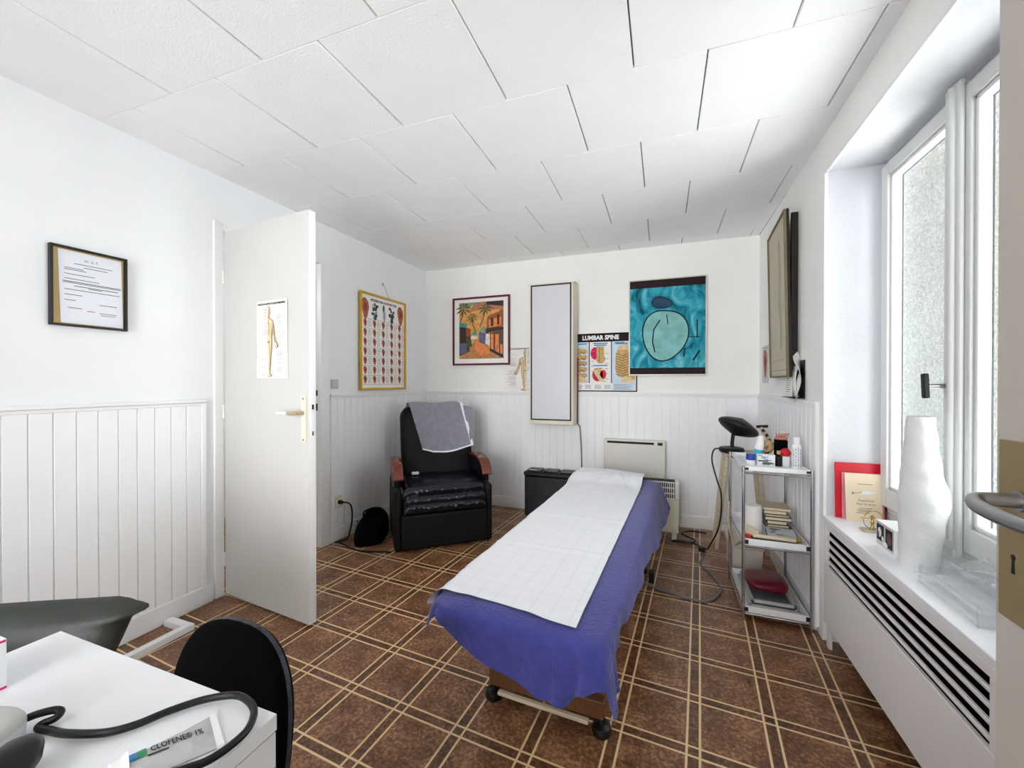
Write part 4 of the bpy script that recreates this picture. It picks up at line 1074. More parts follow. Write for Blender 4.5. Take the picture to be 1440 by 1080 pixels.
# white sheet on top
def headroll(y): 
    s = max(0, min(1, (y-2.72)/.16)); e = max(0, min(1, (3.03-y)/.06))
    return .034*(s*s*(3-2*s))
YS0, YS1 = 1.108, 3.072
XS1 = -.288
TLEN = .11
def sheet_fn(u, v):
    y = YS0 + (YS1-YS0)*v
    over = .085 + .015*math.sin(y*7)
    if y < 1.7: over -= .035*(1.7-y)/.6
    total = (XS1-XA) + over
    s = total*(1-u)            # distance from the right edge
    x = XS1 - s
    z = ZT + .006
    z += headroll(y)*(1 + .12*math.sin(x*16+y*5))
    if y > 2.7: z += .010*max(0, noise.noise(V((x*9, y*9, 5))))
    wh = max(0, min(1, (y-2.45)/.25))*max(0, min(1, (3.0-y)/.12))
    an = math.atan2(x+.47, 2.98-y)
    z += wh*.0055*(abs(math.sin(an*4.5+.7))**4 + .6*abs(math.sin(an*9+1.9))**6)
    z += .012*max(0, min(1, (y-2.85)/.12))*(math.cos((x+.62)*13)*.5)+.006*max(0, min(1, (y-2.85)/.12))
    wf = max(0, min(1, (1.55-y)/.4))
    z += wf*.003*abs(math.sin((x+.5)*15+y*9))**8
    if y > 3.03: z -= (y-3.03)*.35
    z += .0022*noise.noise(V((x*7, y*7, 8)))+.0015
    # crosswise crease lines
    for yc in (1.60, 2.02, 2.45): z += .0035*math.exp(-((y-yc-.04*(x+.5))/.008)**2)
    if x < XA-.002:
        h = XA-.002-x
        wv = 1+.5*math.sin(y*19) + (.8*math.sin(y*70) if y < 1.5 else 0)
        o_ = .030*math.sin(min(1, h/.035)*math.pi/2) + .15*h + .010*wv*min(1, h/.05)
        zz = z - .012*min(1, h/.02) - max(0, h-.008)*.95
        return T(XA-.004-o_, y+.035*(1-v)**6, zz)
    y2 = y + (1-v)**6*(.035*max(0, min(1, (-.29-x)/.3))) + .004*math.sin(x*22)*(1-v)**4
    return T(x, y2, z)
b = MB(); b.grid(sheet_fn, 60, 150)
tag(b.build('table_sheet', 'sheet', smooth=True, angle=85), 'white checked sheet spread over the blue table cover', 'sheet')
b = MB()
for y in (2.58, ): b.obb(T(-.205, 2.52, .05), (.03, .05, .06), tm)
tag(b.build('cable_box', 'black', bevel=.004), 'small black plug box on the cable beside the massage table', 'plug')

# floor cables
b = MB(); b.tube([(-.11, 2.505, .02), (-.05, 2.480, .007), (.019, 2.459, .006), (.162, 2.417, .006), (.235, 2.451, .006), (.287, 2.551, .006), (.300, 2.640, .006), (.266, 2.787, .006), (.215, 2.904, .006), (.235, 3.02, .006), (.245, 3.10, .006)], .006, n=8, smooth=6)
tag(b.build('floor_cable', 'slate', smooth=True), 'grey cable looping over the floor right of the massage table', 'cable')
b = MB(); b.tube([(.245, 3.16, .02), (.20, 3.22, .02), (.10, 3.235, .012), (.05, 3.25, .010), (.09, 3.27, .010), (.17, 3.25, .014), (.21, 3.29, .02), (.16, 3.35, .02), (.12, 3.38, .03), (.18, 3.48, .02), (.30, 3.51, .01)], .006, n=8, smooth=6)
b.box(.22, .262, 3.13, 3.165, .004, .03)
tag(b.build('coiled_cable', 'rubber', smooth=True), 'black coiled cable on the floor by the convector', 'cable')

# ------------------------------------------------------------------ stool and lamp
t = thing('wooden_stool', 'pale wooden stool carrying the black oval lamp', 'stool', (.49, 3.27, 0))
sx0, sx1, sy0_, sy1_, sz = .375, .625, 3.165, 3.395, .690
b = MB(); b.box(sx0, sx1, sy0_, sy1_, sz-.022, sz); b.build('seat', 'wood', t, bevel=.008)
for ix, x in ((-1, sx0+.03), (1, sx1-.03)):
    for iy, y in ((-1, sy0_+.03), (1, sy1_-.03)):
        b = MB(); top = V((x, y, sz-.023)); bot = V((x+ix*.062, y+iy*.02 if iy > 0 else y+.03, 0)); b.cyl(bot, top, .0135, .015, n=12); b.build('leg', 'wood', t, smooth=True)
for z, y in ((.20, 3.235), (.14, 3.235)):
    b = MB(); k = 1-z/.668; b.cyl((sx0+.03-.062*k+.008, y-.02, z), (sx1-.03+.062*k-.008, y-.02, z), .008, n=10); b.build('rung', 'wood', t, smooth=True)
t = thing('oval_lamp', 'black oval tilted heat lamp on the wooden stool', 'lamp', (.455, 3.25, .69))
lc = V((.475, 3.22, .873))
b = MB(); b.lathe([(.001, -.034), (.068, -.032), (.080, -.022), (.082, -.010), (.074, .001), (.05, .006), (.001, .006)][::1], V((.435, 3.23, .7245)), n=32); b.build('base', 'black', t, smooth=True)
b = MB(); b.tube([(.440, 3.23, .725), (.440, 3.23, .76), (.446, 3.225, .82)], .012, n=12); b.build('stem', 'black', t, smooth=True)
ax = Matrix.Rotation(R_(20.4), 3, 'Z') @ Matrix.Rotation(R_(26), 3, 'Y')
prof = []
Rl = .132
for i in range(13):
    a = -math.pi/2 + math.pi*i/12
    prof.append((Rl*math.cos(a)**.8 if abs(math.cos(a)) > 1e-6 else .001, .060*math.sin(a)*(1.0)))
lens = []
for i in range(17):
    q = -1+2*i/16; lens.append((Rl*(1-abs(q)**1.9)**1.0+.001 if abs(q) < 1 else .001, q*.066))
b = MB(); b.lathe(lens, lc, ax, n=36); b.build('head', 'black', t, smooth=True, angle=50)
b = MB(); b.tube([(.36, 3.235, .715), (.325, 3.24, .70), (.315, 3.25, .62), (.340, 3.18, .50), (.362, 3.165, .42), (.365, 3.165, .30), (.345, 3.165, .16), (.29, 3.175, .03), (.275, 3.185, .008), (.268, 3.20, .007)], .005, n=8, smooth=6); b.build('cord', 'rubber', t, smooth=True)
# beige lidded box on floor
t = thing('storage_box', 'beige plastic box with lid on the floor behind the trolley', 'box', (.46, 2.93, 0))
b = MB()
A = b.ring((.46, 2.92, .0), 1, (0, 0, 1), 4); b.bm.clear()
def frust(b, x0, x1, y0, y1, z0, z1, k):
    lo = [b.bm.verts.new(V(p)) for p in ((x0+k, y0+k, z0), (x1-k, y0+k, z0), (x1-k, y1-k, z0), (x0+k, y1-k, z0))]
    hi = [b.bm.verts.new(V(p)) for p in ((x0, y0, z1), (x1, y0, z1), (x1, y1, z1), (x0, y1, z1))]
    b.bridge(lo, hi); b.cap(lo, True); b.cap(hi)
frust(b, .378, .556, 2.835, 3.04, 0, .165, .008); b.build('body', 'beigebox', t, bevel=.006)
b = MB(); b.box(.370, .564, 2.827, 3.048, .166, .205); b.build('lid', 'beigebox', t, bevel=.008)

# ------------------------------------------------------------------ trolley
t = thing('trolley', 'three-tier chrome trolley with white trays against the right wall', 'trolley', (.51, 2.53, 0))
qx0, qx1, qy0, qy1 = .366, .652, 2.312, 2.765
for x in (qx0, qx1):
    for y in (qy0, qy1):
        b = MB(); b.cyl((x, y, 0), (x, y, .766), .0075, n=12); b.build('post', 'chrome', t, smooth=True)
def tray(z0, z1, rail_z):
    b = MB(); x0, x1, y0, y1 = qx0+.008, qx1-.008, qy0+.002, qy1-.002
    b.box(x0, x1, y0, y1, z0, z0+.004)
    for a in ((x0, x1, y0, y0+.004), (x0, x1, y1-.004, y1), (x0, x0+.004, y0, y1), (x1-.004, x1, y0, y1)): b.box(*a, z0, z1)
    o = b.build('tray', 'white', t, bevel=.0012, seg=1)
    b = MB(); b.cyl((qx0, qy0, rail_z), (qx1, qy0, rail_z), .005, n=10); b.cyl((qx0, qy1, rail_z), (qx1, qy1, rail_z), .005, n=10); b.cyl((qx0, qy0, rail_z), (qx0, qy1, rail_z), .005, n=10); b.cyl((qx1, qy0, rail_z), (qx1, qy1, rail_z), .005, n=10)
    b.build('tray_rail', 'chrome', t, smooth=True)
    for x in (qx0+.008, qx1-.022):
        b = MB(); b.box(x, x+.014, qy0-.002, qy0+.0018, z0+.006, z1-.006); b.build('corner_clip', 'ink', t)
tray(.744, .766, .734); tray(.376, .408, .370); tray(.040, .072, .034)
b = MB(); b.tube([(qx0-.006, qy1-.01, .47), (qx0-.012, qy1-.03, .40), (qx0-.014, qy1-.12, .335), (qx0-.014, qy1-.28, .315), (qx0-.012, qy0+.10, .34), (qx0-.006, qy0+.02, .385)], .006, n=10, smooth=6); b.build('push_handle', 'bronze', t, smooth=True)

zt = .7485
TG = 'toiletries on the trolley top'
# blue tin
t = thing('cream_jar', 'small blue and white jar on the trolley top', 'jar', (.424, 2.47, zt), TG)
b = MB(); b.lathe([(.020, 0), (.021, .002), (.021, .024), (.020, .026)], (.424, 2.47, zt), n=24); b.build('jar', 'white', t, smooth=True)
b = MB(); b.lathe([(.022, .0265), (.0225, .028), (.0225, .054), (.021, .057)], (.424, 2.47, zt), n=24); b.build('lid', 'navy', t, smooth=True)['label'] = 'blue lid'
# carton
b = MB(); b.obb((.492, 2.475, zt+.029), (.080, .04, .058)); F = Frame((.452, 2.455, zt), (1, 0, 0), (0, 0, 1), (0, -1, 0))
b.mi = 1
r2 = random.Random(5)
for k in range(9):
    u = .004+r2.random()*.03; F.rect(b, u, .006+k*.0055, u+.012+r2.random()*.03, .0095+k*.0055, .0004)
b.mi = 2; F.rect(b, .004, .022, .05, .030, .0006); F.rect(b, .022, .010, .074, .017, .0006)
tag(b.build('medicine_carton', ['white', 'teal', 'ink_mid']), 'white carton with teal lettering on the trolley top', 'carton', TG)
# leaning tube
t = thing('lotion_tube', 'white and cyan lotion tube leaning behind the carton on the trolley', 'tube', (.470, 2.53, zt), TG)
axm = Matrix.Rotation(R_(8), 3, 'Y')
b = MB(); b.lathe([(.020, .0), (.021, .02), (.022, .10), (.017, .135), (.008, .150)], (.462, 2.53, zt), axm, n=20); b.build('body', 'white', t, smooth=True)
b = MB(); b.lathe([(.0216, .040), (.0223, .075)], (.462, 2.53, zt), axm, n=20, caps=False); b.build('band', 'cyan', t, smooth=True)
# dark bottle
t = thing('dropper_bottle', 'black bottle between carton and white box on the trolley', 'bottle', (.552, 2.47, zt), TG)
b = MB(); b.lathe([(.016, 0), (.0165, .002), (.0165, .05), (.008, .058), (.008, .062)], (.552, 2.475, zt), n=20); b.build('body', 'black', t, smooth=True)
b = MB(); b.lathe([(.0095, .0625), (.0095, .078), (.008, .080)], (.552, 2.475, zt), n=16); b.build('cap', 'rope', t, smooth=True)
b = MB(); b.box(.568, .600, 2.475, 2.51, zt, zt+.052); tag(b.build('small_carton', 'white', bevel=.001), 'plain white box beside the tall bottle on the trolley', 'carton', TG)
b = MB(); b.lathe([(.004, -.012), (.022, -.010), (.026, .006), (.016, .022), (.003, .028)], (.585, 2.492, zt+.0655), n=20); tag(b.build('red_pincushion', 'red', smooth=True), 'red rounded lid on top of the plain white box', 'lid', TG)
# white bottle
t = thing('spray_bottle', 'tall white cylindrical bottle with printed label on the trolley', 'bottle', (.628, 2.47, zt), TG)
b = MB(); b.mi = 0; b.lathe([(.0215, 0), (.0225, .003), (.0225, .108), (.019, .120), (.014, .125)], (.622, 2.44, zt), n=24)
b.build('body', 'white', t, smooth=True)
b = MB(); b.lathe([(.0155, .1255), (.0155, .156), (.0140, .159)], (.622, 2.44, zt), n=20); b.build('cap', 'white', t, smooth=True)
b = MB()
r2 = random.Random(8)
for col_ in range(7):
    a0 = R_(-165 + col_*24); b.mi = r2.choice((0, 0, 1))
    z = .012
    while z < .10:
        hgt = .004+r2.random()*.012
        pts = []
        for a in (a0, a0+.16): pts.append(a)
        p = [(V((.622, 2.44, zt)) + V((.0229*math.cos(a), .0229*math.sin(a), zz))) for a, zz in ((pts[0], z), (pts[1], z), (pts[1], z+hgt), (pts[0], z+hgt))]
        b.face(p); z += hgt+.004
b.build('print', ['ink_grey', 'teal'], t)
# wicker ball, black box, roller
def wick(b):
    for k in range(9):
        a = k*.7; ax3 = V((math.sin(a*1.3), math.cos(a*.9), math.sin(a*2.1)+.2)).normalized()
        t1 = ax3.cross(V((0, .2, 1))).normalized(); t2 = ax3.cross(t1)
        b.tube([V((.516, 2.565, zt+.088)) + (t1*math.cos(q)*.030 + t2*math.sin(q)*.034)*(1 if True else 1) for q in [i*2*math.pi/18 for i in range(18)]], .0042, n=6, closed=True)
t = thing('massage_roller', 'tan beaded massage roller with black handle behind the carton', 'massage tool', (.515, 2.53, zt), TG)
b = MB(); wick(b); b.build('beads', 'rope', t, smooth=True)
b = MB(); b.cyl((.516, 2.565, zt), (.516, 2.565, zt+.056), .012, n=12); b.build('stand', 'black', t)
b = MB(); b.tube([(.530, 2.57, zt+.118), (.515, 2.57, zt+.150), (.490, 2.57, zt+.186)], .0085, n=8); b.build('shaft', 'black', t, smooth=True)
for q in range(3):
    b = MB(); c = V((.524, 2.57, zt+.132)).lerp(V((.493, 2.57, zt+.182)), q/2+.05); b.lathe([(.002, -.009), (.0105, -.006), (.0105, .006), (.002, .009)], c, Matrix.Rotation(R_(-33), 3, 'Y'), n=14); b.build('bead', 'rope', t, smooth=True)
b = MB(); b.tube([(.468, 2.57, zt+.192), (.522, 2.57, zt+.196)], .008, n=10); b.build('handle', 'black', t, smooth=True)
b = MB(); b.box(.552, .606, 2.53, 2.58, zt, zt+.128)
tag(b.build('pen_box', 'blackfabric', bevel=.003), 'black square box behind the white box on the trolley', 'box', TG)
t = thing('rubber_massager', 'rosy rubber massager with blunt fingers on top of the black box', 'massage tool', (.58, 2.555, zt+.129), TG)
b = MB(); b.lathe([(.004, 0), (.028, .001), (.030, .008), (.022, .016), (.004, .018)], (.580, 2.555, zt+.1295), n=20); b.build('body', 'fingerpink', t, smooth=True)
for q in range(5):
    b = MB(); x = .560+q*.010; b.tube([(x, 2.552, zt+.144), (x-.002+q*.002, 2.550, zt+.156), (x-.006+q*.005, 2.542, zt+.164)], lambda s: .0048-.002*s, n=8); b.build('finger', 'fingerpink', t, smooth=True)

# middle tray
zm = .3805
t = thing('paper_roll', 'white toilet paper roll on the middle tray of the trolley', 'paper roll', (.436, 2.47, zm))
b = MB(); b.lathe([(.018, .002), (.046, 0), (.049, .004), (.049, .140), (.046, .147), (.035, .150), (.018, .148), (.017, .02)], (.434, 2.505, zm), n=32); b.build('roll', 'paper', t, smooth=True)
bk = [('dark_book', .055, .004, .018, .135, 'black covered book at the bottom of the trolley stack'), ('slate', .050, .0, .012, .14, 'thin grey booklet second from the bottom of the trolley stack'), ('dark_book', .045, .0, .022, .13, 'thick black book low in the trolley stack'),
      ('green_book', .020, -.006, .020, .128, 'green book with cream pages in the trolley stack'), ('manila', .03, .0, .008, .12, 'thin tan booklet in the middle of the trolley stack'), ('green_book', .010, .006, .022, .125, 'dark green book just under the brown folder'), ('manila', .0, .0, .014, .14, 'brown card folder on top of the trolley stack')]
z = zm; yb0 = 2.575
for i, (m, dx, dy, th, ln, lab) in enumerate(bk):
    t = thing('book', lab, 'book', (.57, yb0+.07, z), 'books stacked on the middle tray')
    x0 = .500+dx*.45; x1 = min(.636, .636-.02*(i % 3)*.5)
    b = MB()
    b.box(x0, x1, yb0+dy, yb0+dy+ln, z, z+th*.14); b.box(x0, x1, yb0+dy, yb0+dy+ln, z+th*.86, z+th); b.box(x0, x0+.003, yb0+dy, yb0+dy+ln, z+th*.14, z+th*.86)
    b.build('cover', m, t)
    b = MB(); b.box(x0+.0035, x1-.004, yb0+dy+.003, yb0+dy+ln-.003, z+th*.15, z+th*.85); b.build('pages', 'paper_cream', t)
    z += th + .0008
t = thing('magazine', 'grey printed leaflet lying in front of the book stack on the trolley', 'leaflet', (.55, 2.47, zm))
F = Frame((.492, 2.418, zm), (.992, -.12, 0), (.12, .992, 0), (0, 0, 1)); b = MB(); b.mi = 0; F.slab(b, 0, 0, .128, .150, .0195, .0215); b.mi = 1
for q in range(9): F.poly(b, ell(.02+.04*r2.random(), .03+.1*r2.random(), .008+.01*r2.random(), .010, 8, r2.random()), .0218+q*.00005)
F.rect(b, .06, .02, .12, .024, .0219); F.rect(b, .06, .04, .11, .044, .0219); b.build('sheet', ['greyplastic2', 'slate'], t)
b = MB(); F.slab(b, 0, 0, .128, .150, .0002, .019); b.build('pad', 'dark_book', t)
t = thing('ruler', 'pale wooden bar lying along the front of the middle tray', 'bar', (.52, 2.33, zm))
b = MB(); b.obb((.510, 2.372, zm+.026), (.185, .024, .014), Matrix.Rotation(R_(-3), 3, 'Z')); b.build('bar', 'paper_cream', t, bevel=.002)
b = MB(); b.obb((.505, 2.372, zm+.0098), (.19, .05, .018), Matrix.Rotation(R_(-3), 3, 'Z')); b.build('case', 'black', t, bevel=.002)
b = MB(); b.cyl((.604, 2.367, zm+.026), (.624, 2.366, zm+.026), .011, n=12); b.cyl((.614, 2.367, zm+.036), (.614, 2.367, zm+.046), .006, n=10); b.build('copper_end', 'brass', t, smooth=True)
b = MB(); b.lathe([(.002, 0), (.018, .003), (.022, .012), (.014, .022), (.002, .025)], (.398, 2.39, zm), n=18); b.lathe([(.002, 0), (.014, .003), (.016, .010), (.002, .016)], (.424, 2.38, zm), n=16)
tag(b.build('pink_soap', 'red', smooth=True), 'red rounded rubber piece at the left end of the middle tray', 'rubber piece')
b = MB(); b.obb((.420, 2.415, zm+.030), (.006, .10, .045), Matrix.Rotation(R_(18), 3, 'Z') @ Matrix.Rotation(R_(12), 3, 'Y')); tag(b.build('cream_card', 'paper_cream'), 'cream card leaning beside the paper roll on the trolley', 'card')

# bottom tray
zb = .0445
def cush_fn(u, v):
    a = 2*math.pi*u; ph = -math.pi/2+math.pi*v
    r = abs(math.cos(ph))**.45
    x = .098*r*math.copysign(abs(math.cos(a))**.55, math.cos(a)); y = .105*r*math.copysign(abs(math.sin(a))**.55, math.sin(a))
    z = .029*math.copysign(abs(math.sin(ph))**.8, math.sin(ph))*(1+.15*math.sin(x*20))
    return V((.510+x, 2.560+y, zb+.064+z))
b = MB(); b.grid(cush_fn, 36, 16, closed_u=True); tag(b.build('cushion', 'darkred', smooth=True, angle=80), 'dark red cushion on the bottom tray of the trolley', 'cushion')
t = thing('metal_frame', 'flat grey metal drawer frames under the red cushion', 'frame', (.51, 2.5, zb))
b = MB()
for dz, ins in ((0, .0), (.017, .012)):
    x0, x1, y0, y1 = .400+ins, .625-ins, 2.36+ins*2, 2.72
    for a in ((x0, x1, y0, y0+.016), (x0, x0+.016, y0, y1), (x1-.016, x1, y0, y1), (x0, x1, y1-.016, y1)): b.box(*a, zb+dz, zb+dz+.014)
b.build('frame_bars', 'greyplastic', t, bevel=.002)
b = MB(); b.box(.418, .607, 2.40, 2.70, zb+.0002, zb+.004); b.build('frame_panel', 'slate', t)

# ------------------------------------------------------------------ sill things
zs = NZ0
t = thing('red_album', 'red board with pink mount standing in the window recess corner', 'album', (.81, 2.24, zs))
ty = Matrix.Rotation(R_(3.2), 3, 'Z')
def stand(name, m, u0, u1, v0, v1, d, th, yaw, lean, par, base):
    b = MB(); Rm = Matrix.Rotation(R_(yaw), 3, 'Z') @ Matrix.Rotation(R_(-lean), 3, 'X')
    o = V(base)
    P = [o + Rm @ V((u, d, v)) for u, v in ((u0, v0), (u1, v0), (u1, v1), (u0, v1))]
    b.prism(P, Rm @ V((0, th, 0)))
    return b.build(name, m, par, bevel=.001), Rm, o
stand('board', 'red', 0, .182, 0, .246, .0, .008, 2, 2.0, t, (.718, 2.232, zs))
stand('mount', 'pink', .022, .176, .0, .204, -.006, .004, 2, 2.0, t, (.718, 2.230, zs))
t = thing('certificate', 'cream printed certificate leaning on the red board on the sill', 'certificate', (.81, 2.21, zs))
o_, Rm, O = stand('sheet', 'paper_cream', 0, .132, 0, .205, 0, .0015, 2, 5.0, t, (.748, 2.205, zs))
F = Frame(O+Rm @ V((0, -.0004, 0)), Rm @ V((1, 0, 0)), Rm @ V((0, 0, 1)), Rm @ V((0, -1, 0)))
b = MB(); b.mi = 0
F.text(b, 'Acupuncture', .074, .085, .0150, 0, width=.058); F.text(b, 'Fleur de prune', .074, .069, .0150, 0, width=.068)
for v, a0, a1 in ((.158, .045, .100), (.054, .048, .095), (.047, .040, .090), (.041, .045, .088), (.034, .036, .085), (.014, .05, .085)): F.rect(b, a0, v, a1, v+.0022, 0)
F.line(b, [(.026, .118), (.045, .121), (.062, .124)], .0018, 0); F.poly(b, ell(.027, .119, .003, .005, 8), .0001)
b.mi = 1; F.poly(b, [(.055, .117), (.085, .115), (.112, .124), (.088, .131), (.062, .127)], .0002)
b.build('print', ['ink_mid', 'white'], t)
# gyroscope
t = thing('gyroscope', 'brass ring ornament on a small wooden base on the sill', 'ornament', (.773, 2.065, zs))
b = MB(); b.box(.750, .812, 2.046, 2.086, zs, zs+.010); b.build('base', 'wood', t, bevel=.002)
b = MB(); b.tube([V((.790+.036*math.cos(a), 2.066+.012*math.cos(a), zs+.048+.036*math.sin(a))) for a in [i*2*math.pi/32 for i in range(32)]], .0016, n=8, closed=True); b.build('ring', 'brass', t, smooth=True)
b = MB(); b.lathe([(.004, .0105), (.009, .012), (.006, .018), (.0045, .03), (.008, .036), (.0045, .042), (.005, .055), (.009, .058), (.004, .066)], (.788, 2.066, zs), n=14); b.build('figure', 'brass', t, smooth=True)
# photo cube
t = thing('photo_box', 'white small box with dark photos on its side on the sill', 'box', (.78, 1.83, zs))
b = MB(); b.box(.735, .815, 1.768, 1.900, zs, zs+.098); b.build('box', 'white', t, bevel=.0015)
F = Frame((.735, 1.900, zs), (0, -1, 0), (0, 0, 1), (-1, 0, 0)); b = MB()
b.mi = 3; F.rect(b, .004, .014, .128, .096, .0004)
b.mi = 0; F.rect(b, .008, .030, .060, .088, .0006); F.rect(b, .072, .022, .120, .088, .0007)
b.mi = 1; F.poly(b, ell(.030, .060, .014, .018, 10), .0009); F.poly(b, ell(.052, .042, .008, .010, 8), .0010); F.poly(b, ell(.07, .028, .018, .010, 10), .0011)
b.mi = 2; F.poly(b, ell(.098, .055, .016, .022, 10), .0009); F.poly(b, ell(.020, .05, .008, .012, 8), .0012)
b.build('photos', ['ink', 'white', 'darkred', 'paper_grey'], t)
# tall paper roll
def roll_fn(u, v):
    a = 2*math.pi*u
    z = .495*v
    r = interp([(0, .049), (.10, .051), (.30, .056), (.44, .060), (.60, .052), (.78, .043), (1, .034)], v)
    cx = .783 + interp([(0, -.008), (.42, .002), (.6, -.002), (1, -.004)], v)
    bul = .016*math.exp(-((v-.48)/.10)**2)*max(0, math.cos(a-.35))**2
    dent = .014*math.exp(-((v-.52)/.03)**2)*math.exp(-((a-5.35)/.22)**2)
    w_ = .0012*math.sin(v*40+a*3)
    return V((cx+(r+bul-dent+w_)*math.cos(a), 1.715+(r+bul*.5-dent+w_)*math.sin(a), zs+z))
t = thing('crepe_roll', 'tall tapering roll of white couch paper standing on the sill', 'paper roll', (.79, 1.715, zs))
b = MB(); g = b.grid(roll_fn, 48, 50, closed_u=True); b.cap([r[0] for r in g], True)
b.build('roll', 'paper_roll', t, smooth=True, angle=70)
b = MB(); b.lathe([(.030, 0), (.030, .004), (.001, .005)], (.779, 1.715, zs+.488), n=24, caps=False); b.build('core', 'paper_grey', t, smooth=True)
# acrylic tray
t = thing('letter_tray', 'clear acrylic letter tray lying on the near end of the sill', 'tray', (.80, 1.47, zs))
b = MB(); x0, x1, y0, y1 = .722, .880, 1.345, 1.600
b.box(x0, x1, y0, y1, zs+.0005, zs+.0035); b.box(x0, x0+.003, y0, y1, zs+.0035, zs+.020); b.box(x1-.003, x1, y0, y1, zs+.0035, zs+.05); b.box(x0, x1, y1-.003, y1, zs+.0035, zs+.052)
b.box(x0+.01, x1-.005, y0+.005, y1-.006, zs+.030, zs+.033); b.box(x0+.01, x0+.013, y0+.005, y1-.006, zs+.033, zs+.048); b.box(x0+.01, x1-.005, y0+.002, y0+.005, zs+.0036, zs+.05)
b.build('tray', 'clear', t, bevel=.001, seg=1)
for y in (1.350, 1.596):
    b = MB(); b.tube([(x0+.004, y, zs+.003), (x0+.004, y, zs+.046), (x0+.012, y, zs+.058), (x0+.022, y, zs+.056)], .0032, n=8, smooth=4); b.build('corner_post', 'clear', t, smooth=True)
def bag2(u, v):
    x = .790 + .10*u; y = 1.39 + .21*v
    return V((x, y, zs+.060 + .020*noise.noise(V((u*3.3, v*4, 2))) + .016*abs(noise.noise(V((u*9, v*9, 7)))) + .03*u))
b = MB(); b.grid(bag2, 22, 28); tag(b.build('plastic_bag', 'clear', smooth=True, angle=30), 'crumpled clear plastic bag lying on the acrylic tray', 'bag')

# ------------------------------------------------------------------ desk and its things
t = thing('desk', 'white laminate desk with drawer side in the near left corner', 'desk', (-.75, -.1, 0))
ex0, ex1, ey0, ey1, ez = -1.012, -.487, -.62, .404, .740
b = MB(); b.box(ex0, ex1, ey0, ey1, ez-.0225, ez); b.build('top', 'desk', t, bevel=.0012, seg=1)
b = MB(); b.box(ex1-.022, ex1-.0015, ey0, ey1-.0015, 0, ez-.0245); b.build('side_panel', 'desk', t)
b = MB(); b.box(ex0+.03, ex0+.05, ey0, -.10, 0, ez-.0245); b.build('side_panel', 'desk', t)
b = MB(); b.box(ex1-.0015, ex1-.0005, ey0, ey1-.002, ez-.072, ez-.0705); b.build('seam', 'ink_grey', t)
b = MB(); b.box(ex0+.05, ex1-.022, ey0+.02, ey0+.04, .2, ez-.0245); b.build('modesty_panel', 'desk', t)
# blood pressure monitor
zd = ez
t = thing('blood_pressure_monitor', 'grey blood pressure monitor with black hose at the desk edge', 'monitor', (-.72, .23, zd))
b = MB()
mr = Matrix.Rotation(R_(20), 3, 'Z')
def mon(u, v):
    a = 2*math.pi*u; e = .55
    x = .072*math.copysign(abs(math.cos(a))**e, math.cos(a)); y = .062*math.copysign(abs(math.sin(a))**e, math.sin(a))
    k = interp([(0, 1.0), (.55, 1.02), (.8, .96), (1, .80)], v); z = interp([(0, 0), (.55, .030), (.8, .038), (1, .042)], v)
    q = mr @ V((x*k, y*k, 0)); return V((-.788+q.x, .198+q.y, zd+z*.88))
g = b.grid(mon, 40, 12, closed_u=True, mfn=lambda u, v: 1 if v < .5 else 0); b.cap([r[-1] for r in g]); b.cap([r[0] for r in g], True)
b.build('body', ['greyplastic', 'greyplastic2'], t, smooth=True, angle=45)
q0 = mr @ V((1, 0, 0)); q1 = mr @ V((0, 1, 0))
F = Frame(V((-.788, .198, zd)) + mr @ V((0, -.0635, 0)), q0, (0, 0, 1), -q1)
b = MB(); F.ring(b, -.035, .006, .045, .030, .003, 0, .001); b.build('display_rim', 'ink', t)
b = MB(); F.slab(b, -.032, .009, .042, .027, 0, .0006); b.build('display', 'slate', t)
b = MB(); b.tube([(-.760, .272, .757), (-.754, .280, .758), (-.745, .291, .757), (-.739, .294, .754), (-.738, .289, .750), (-.745, .279, .748), (-.741, .275, .747), (-.722, .278, .747), (-.695, .283, .7475), (-.655, .300, .7470), (-.633, .321, .7470), (-.617, .351, .7470), (-.593, .380, .7475), (-.560, .398, .749), (-.530, .396, .750), (-.507, .386, .749), (-.491, .365, .748), (-.489, .340, .7475), (-.494, .318, .7480), (-.502, .298, .753), (-.515, .274, .757), (-.535, .248, .757), (-.57, .222, .7480), (-.60, .215, .7470)], .0046, n=10, smooth=6); b.build('hose', 'rubber', t, smooth=True)['label'] = 'black rubber hose curling over the desk'
t = thing('rubber_bulb', 'black rubber inflation bulb lying by the blood pressure monitor', 'bulb', (-.66, .20, zd))
ax_ = Matrix.Rotation(R_(128), 3, 'Z') @ Matrix.Rotation(R_(90), 3, 'Y')
b = MB(); b.lathe([(.001, -.046), (.012, -.043), (.021, -.026), (.0235, -.004), (.021, .018), (.013, .034), (.007, .040), (.001, .041)], (-.668, .222, zd+.0245), ax_, n=24); b.build('bulb', 'rubber', t, smooth=True)
b = MB(); b.tube([V((-.668, .222, zd+.0245)) + ax_ @ V((0, 0, -.046)), V((-.668, .222, zd+.0245)) + ax_ @ V((0, 0, -.060))], .006, n=10); b.build('valve', 'steel', t, smooth=True)
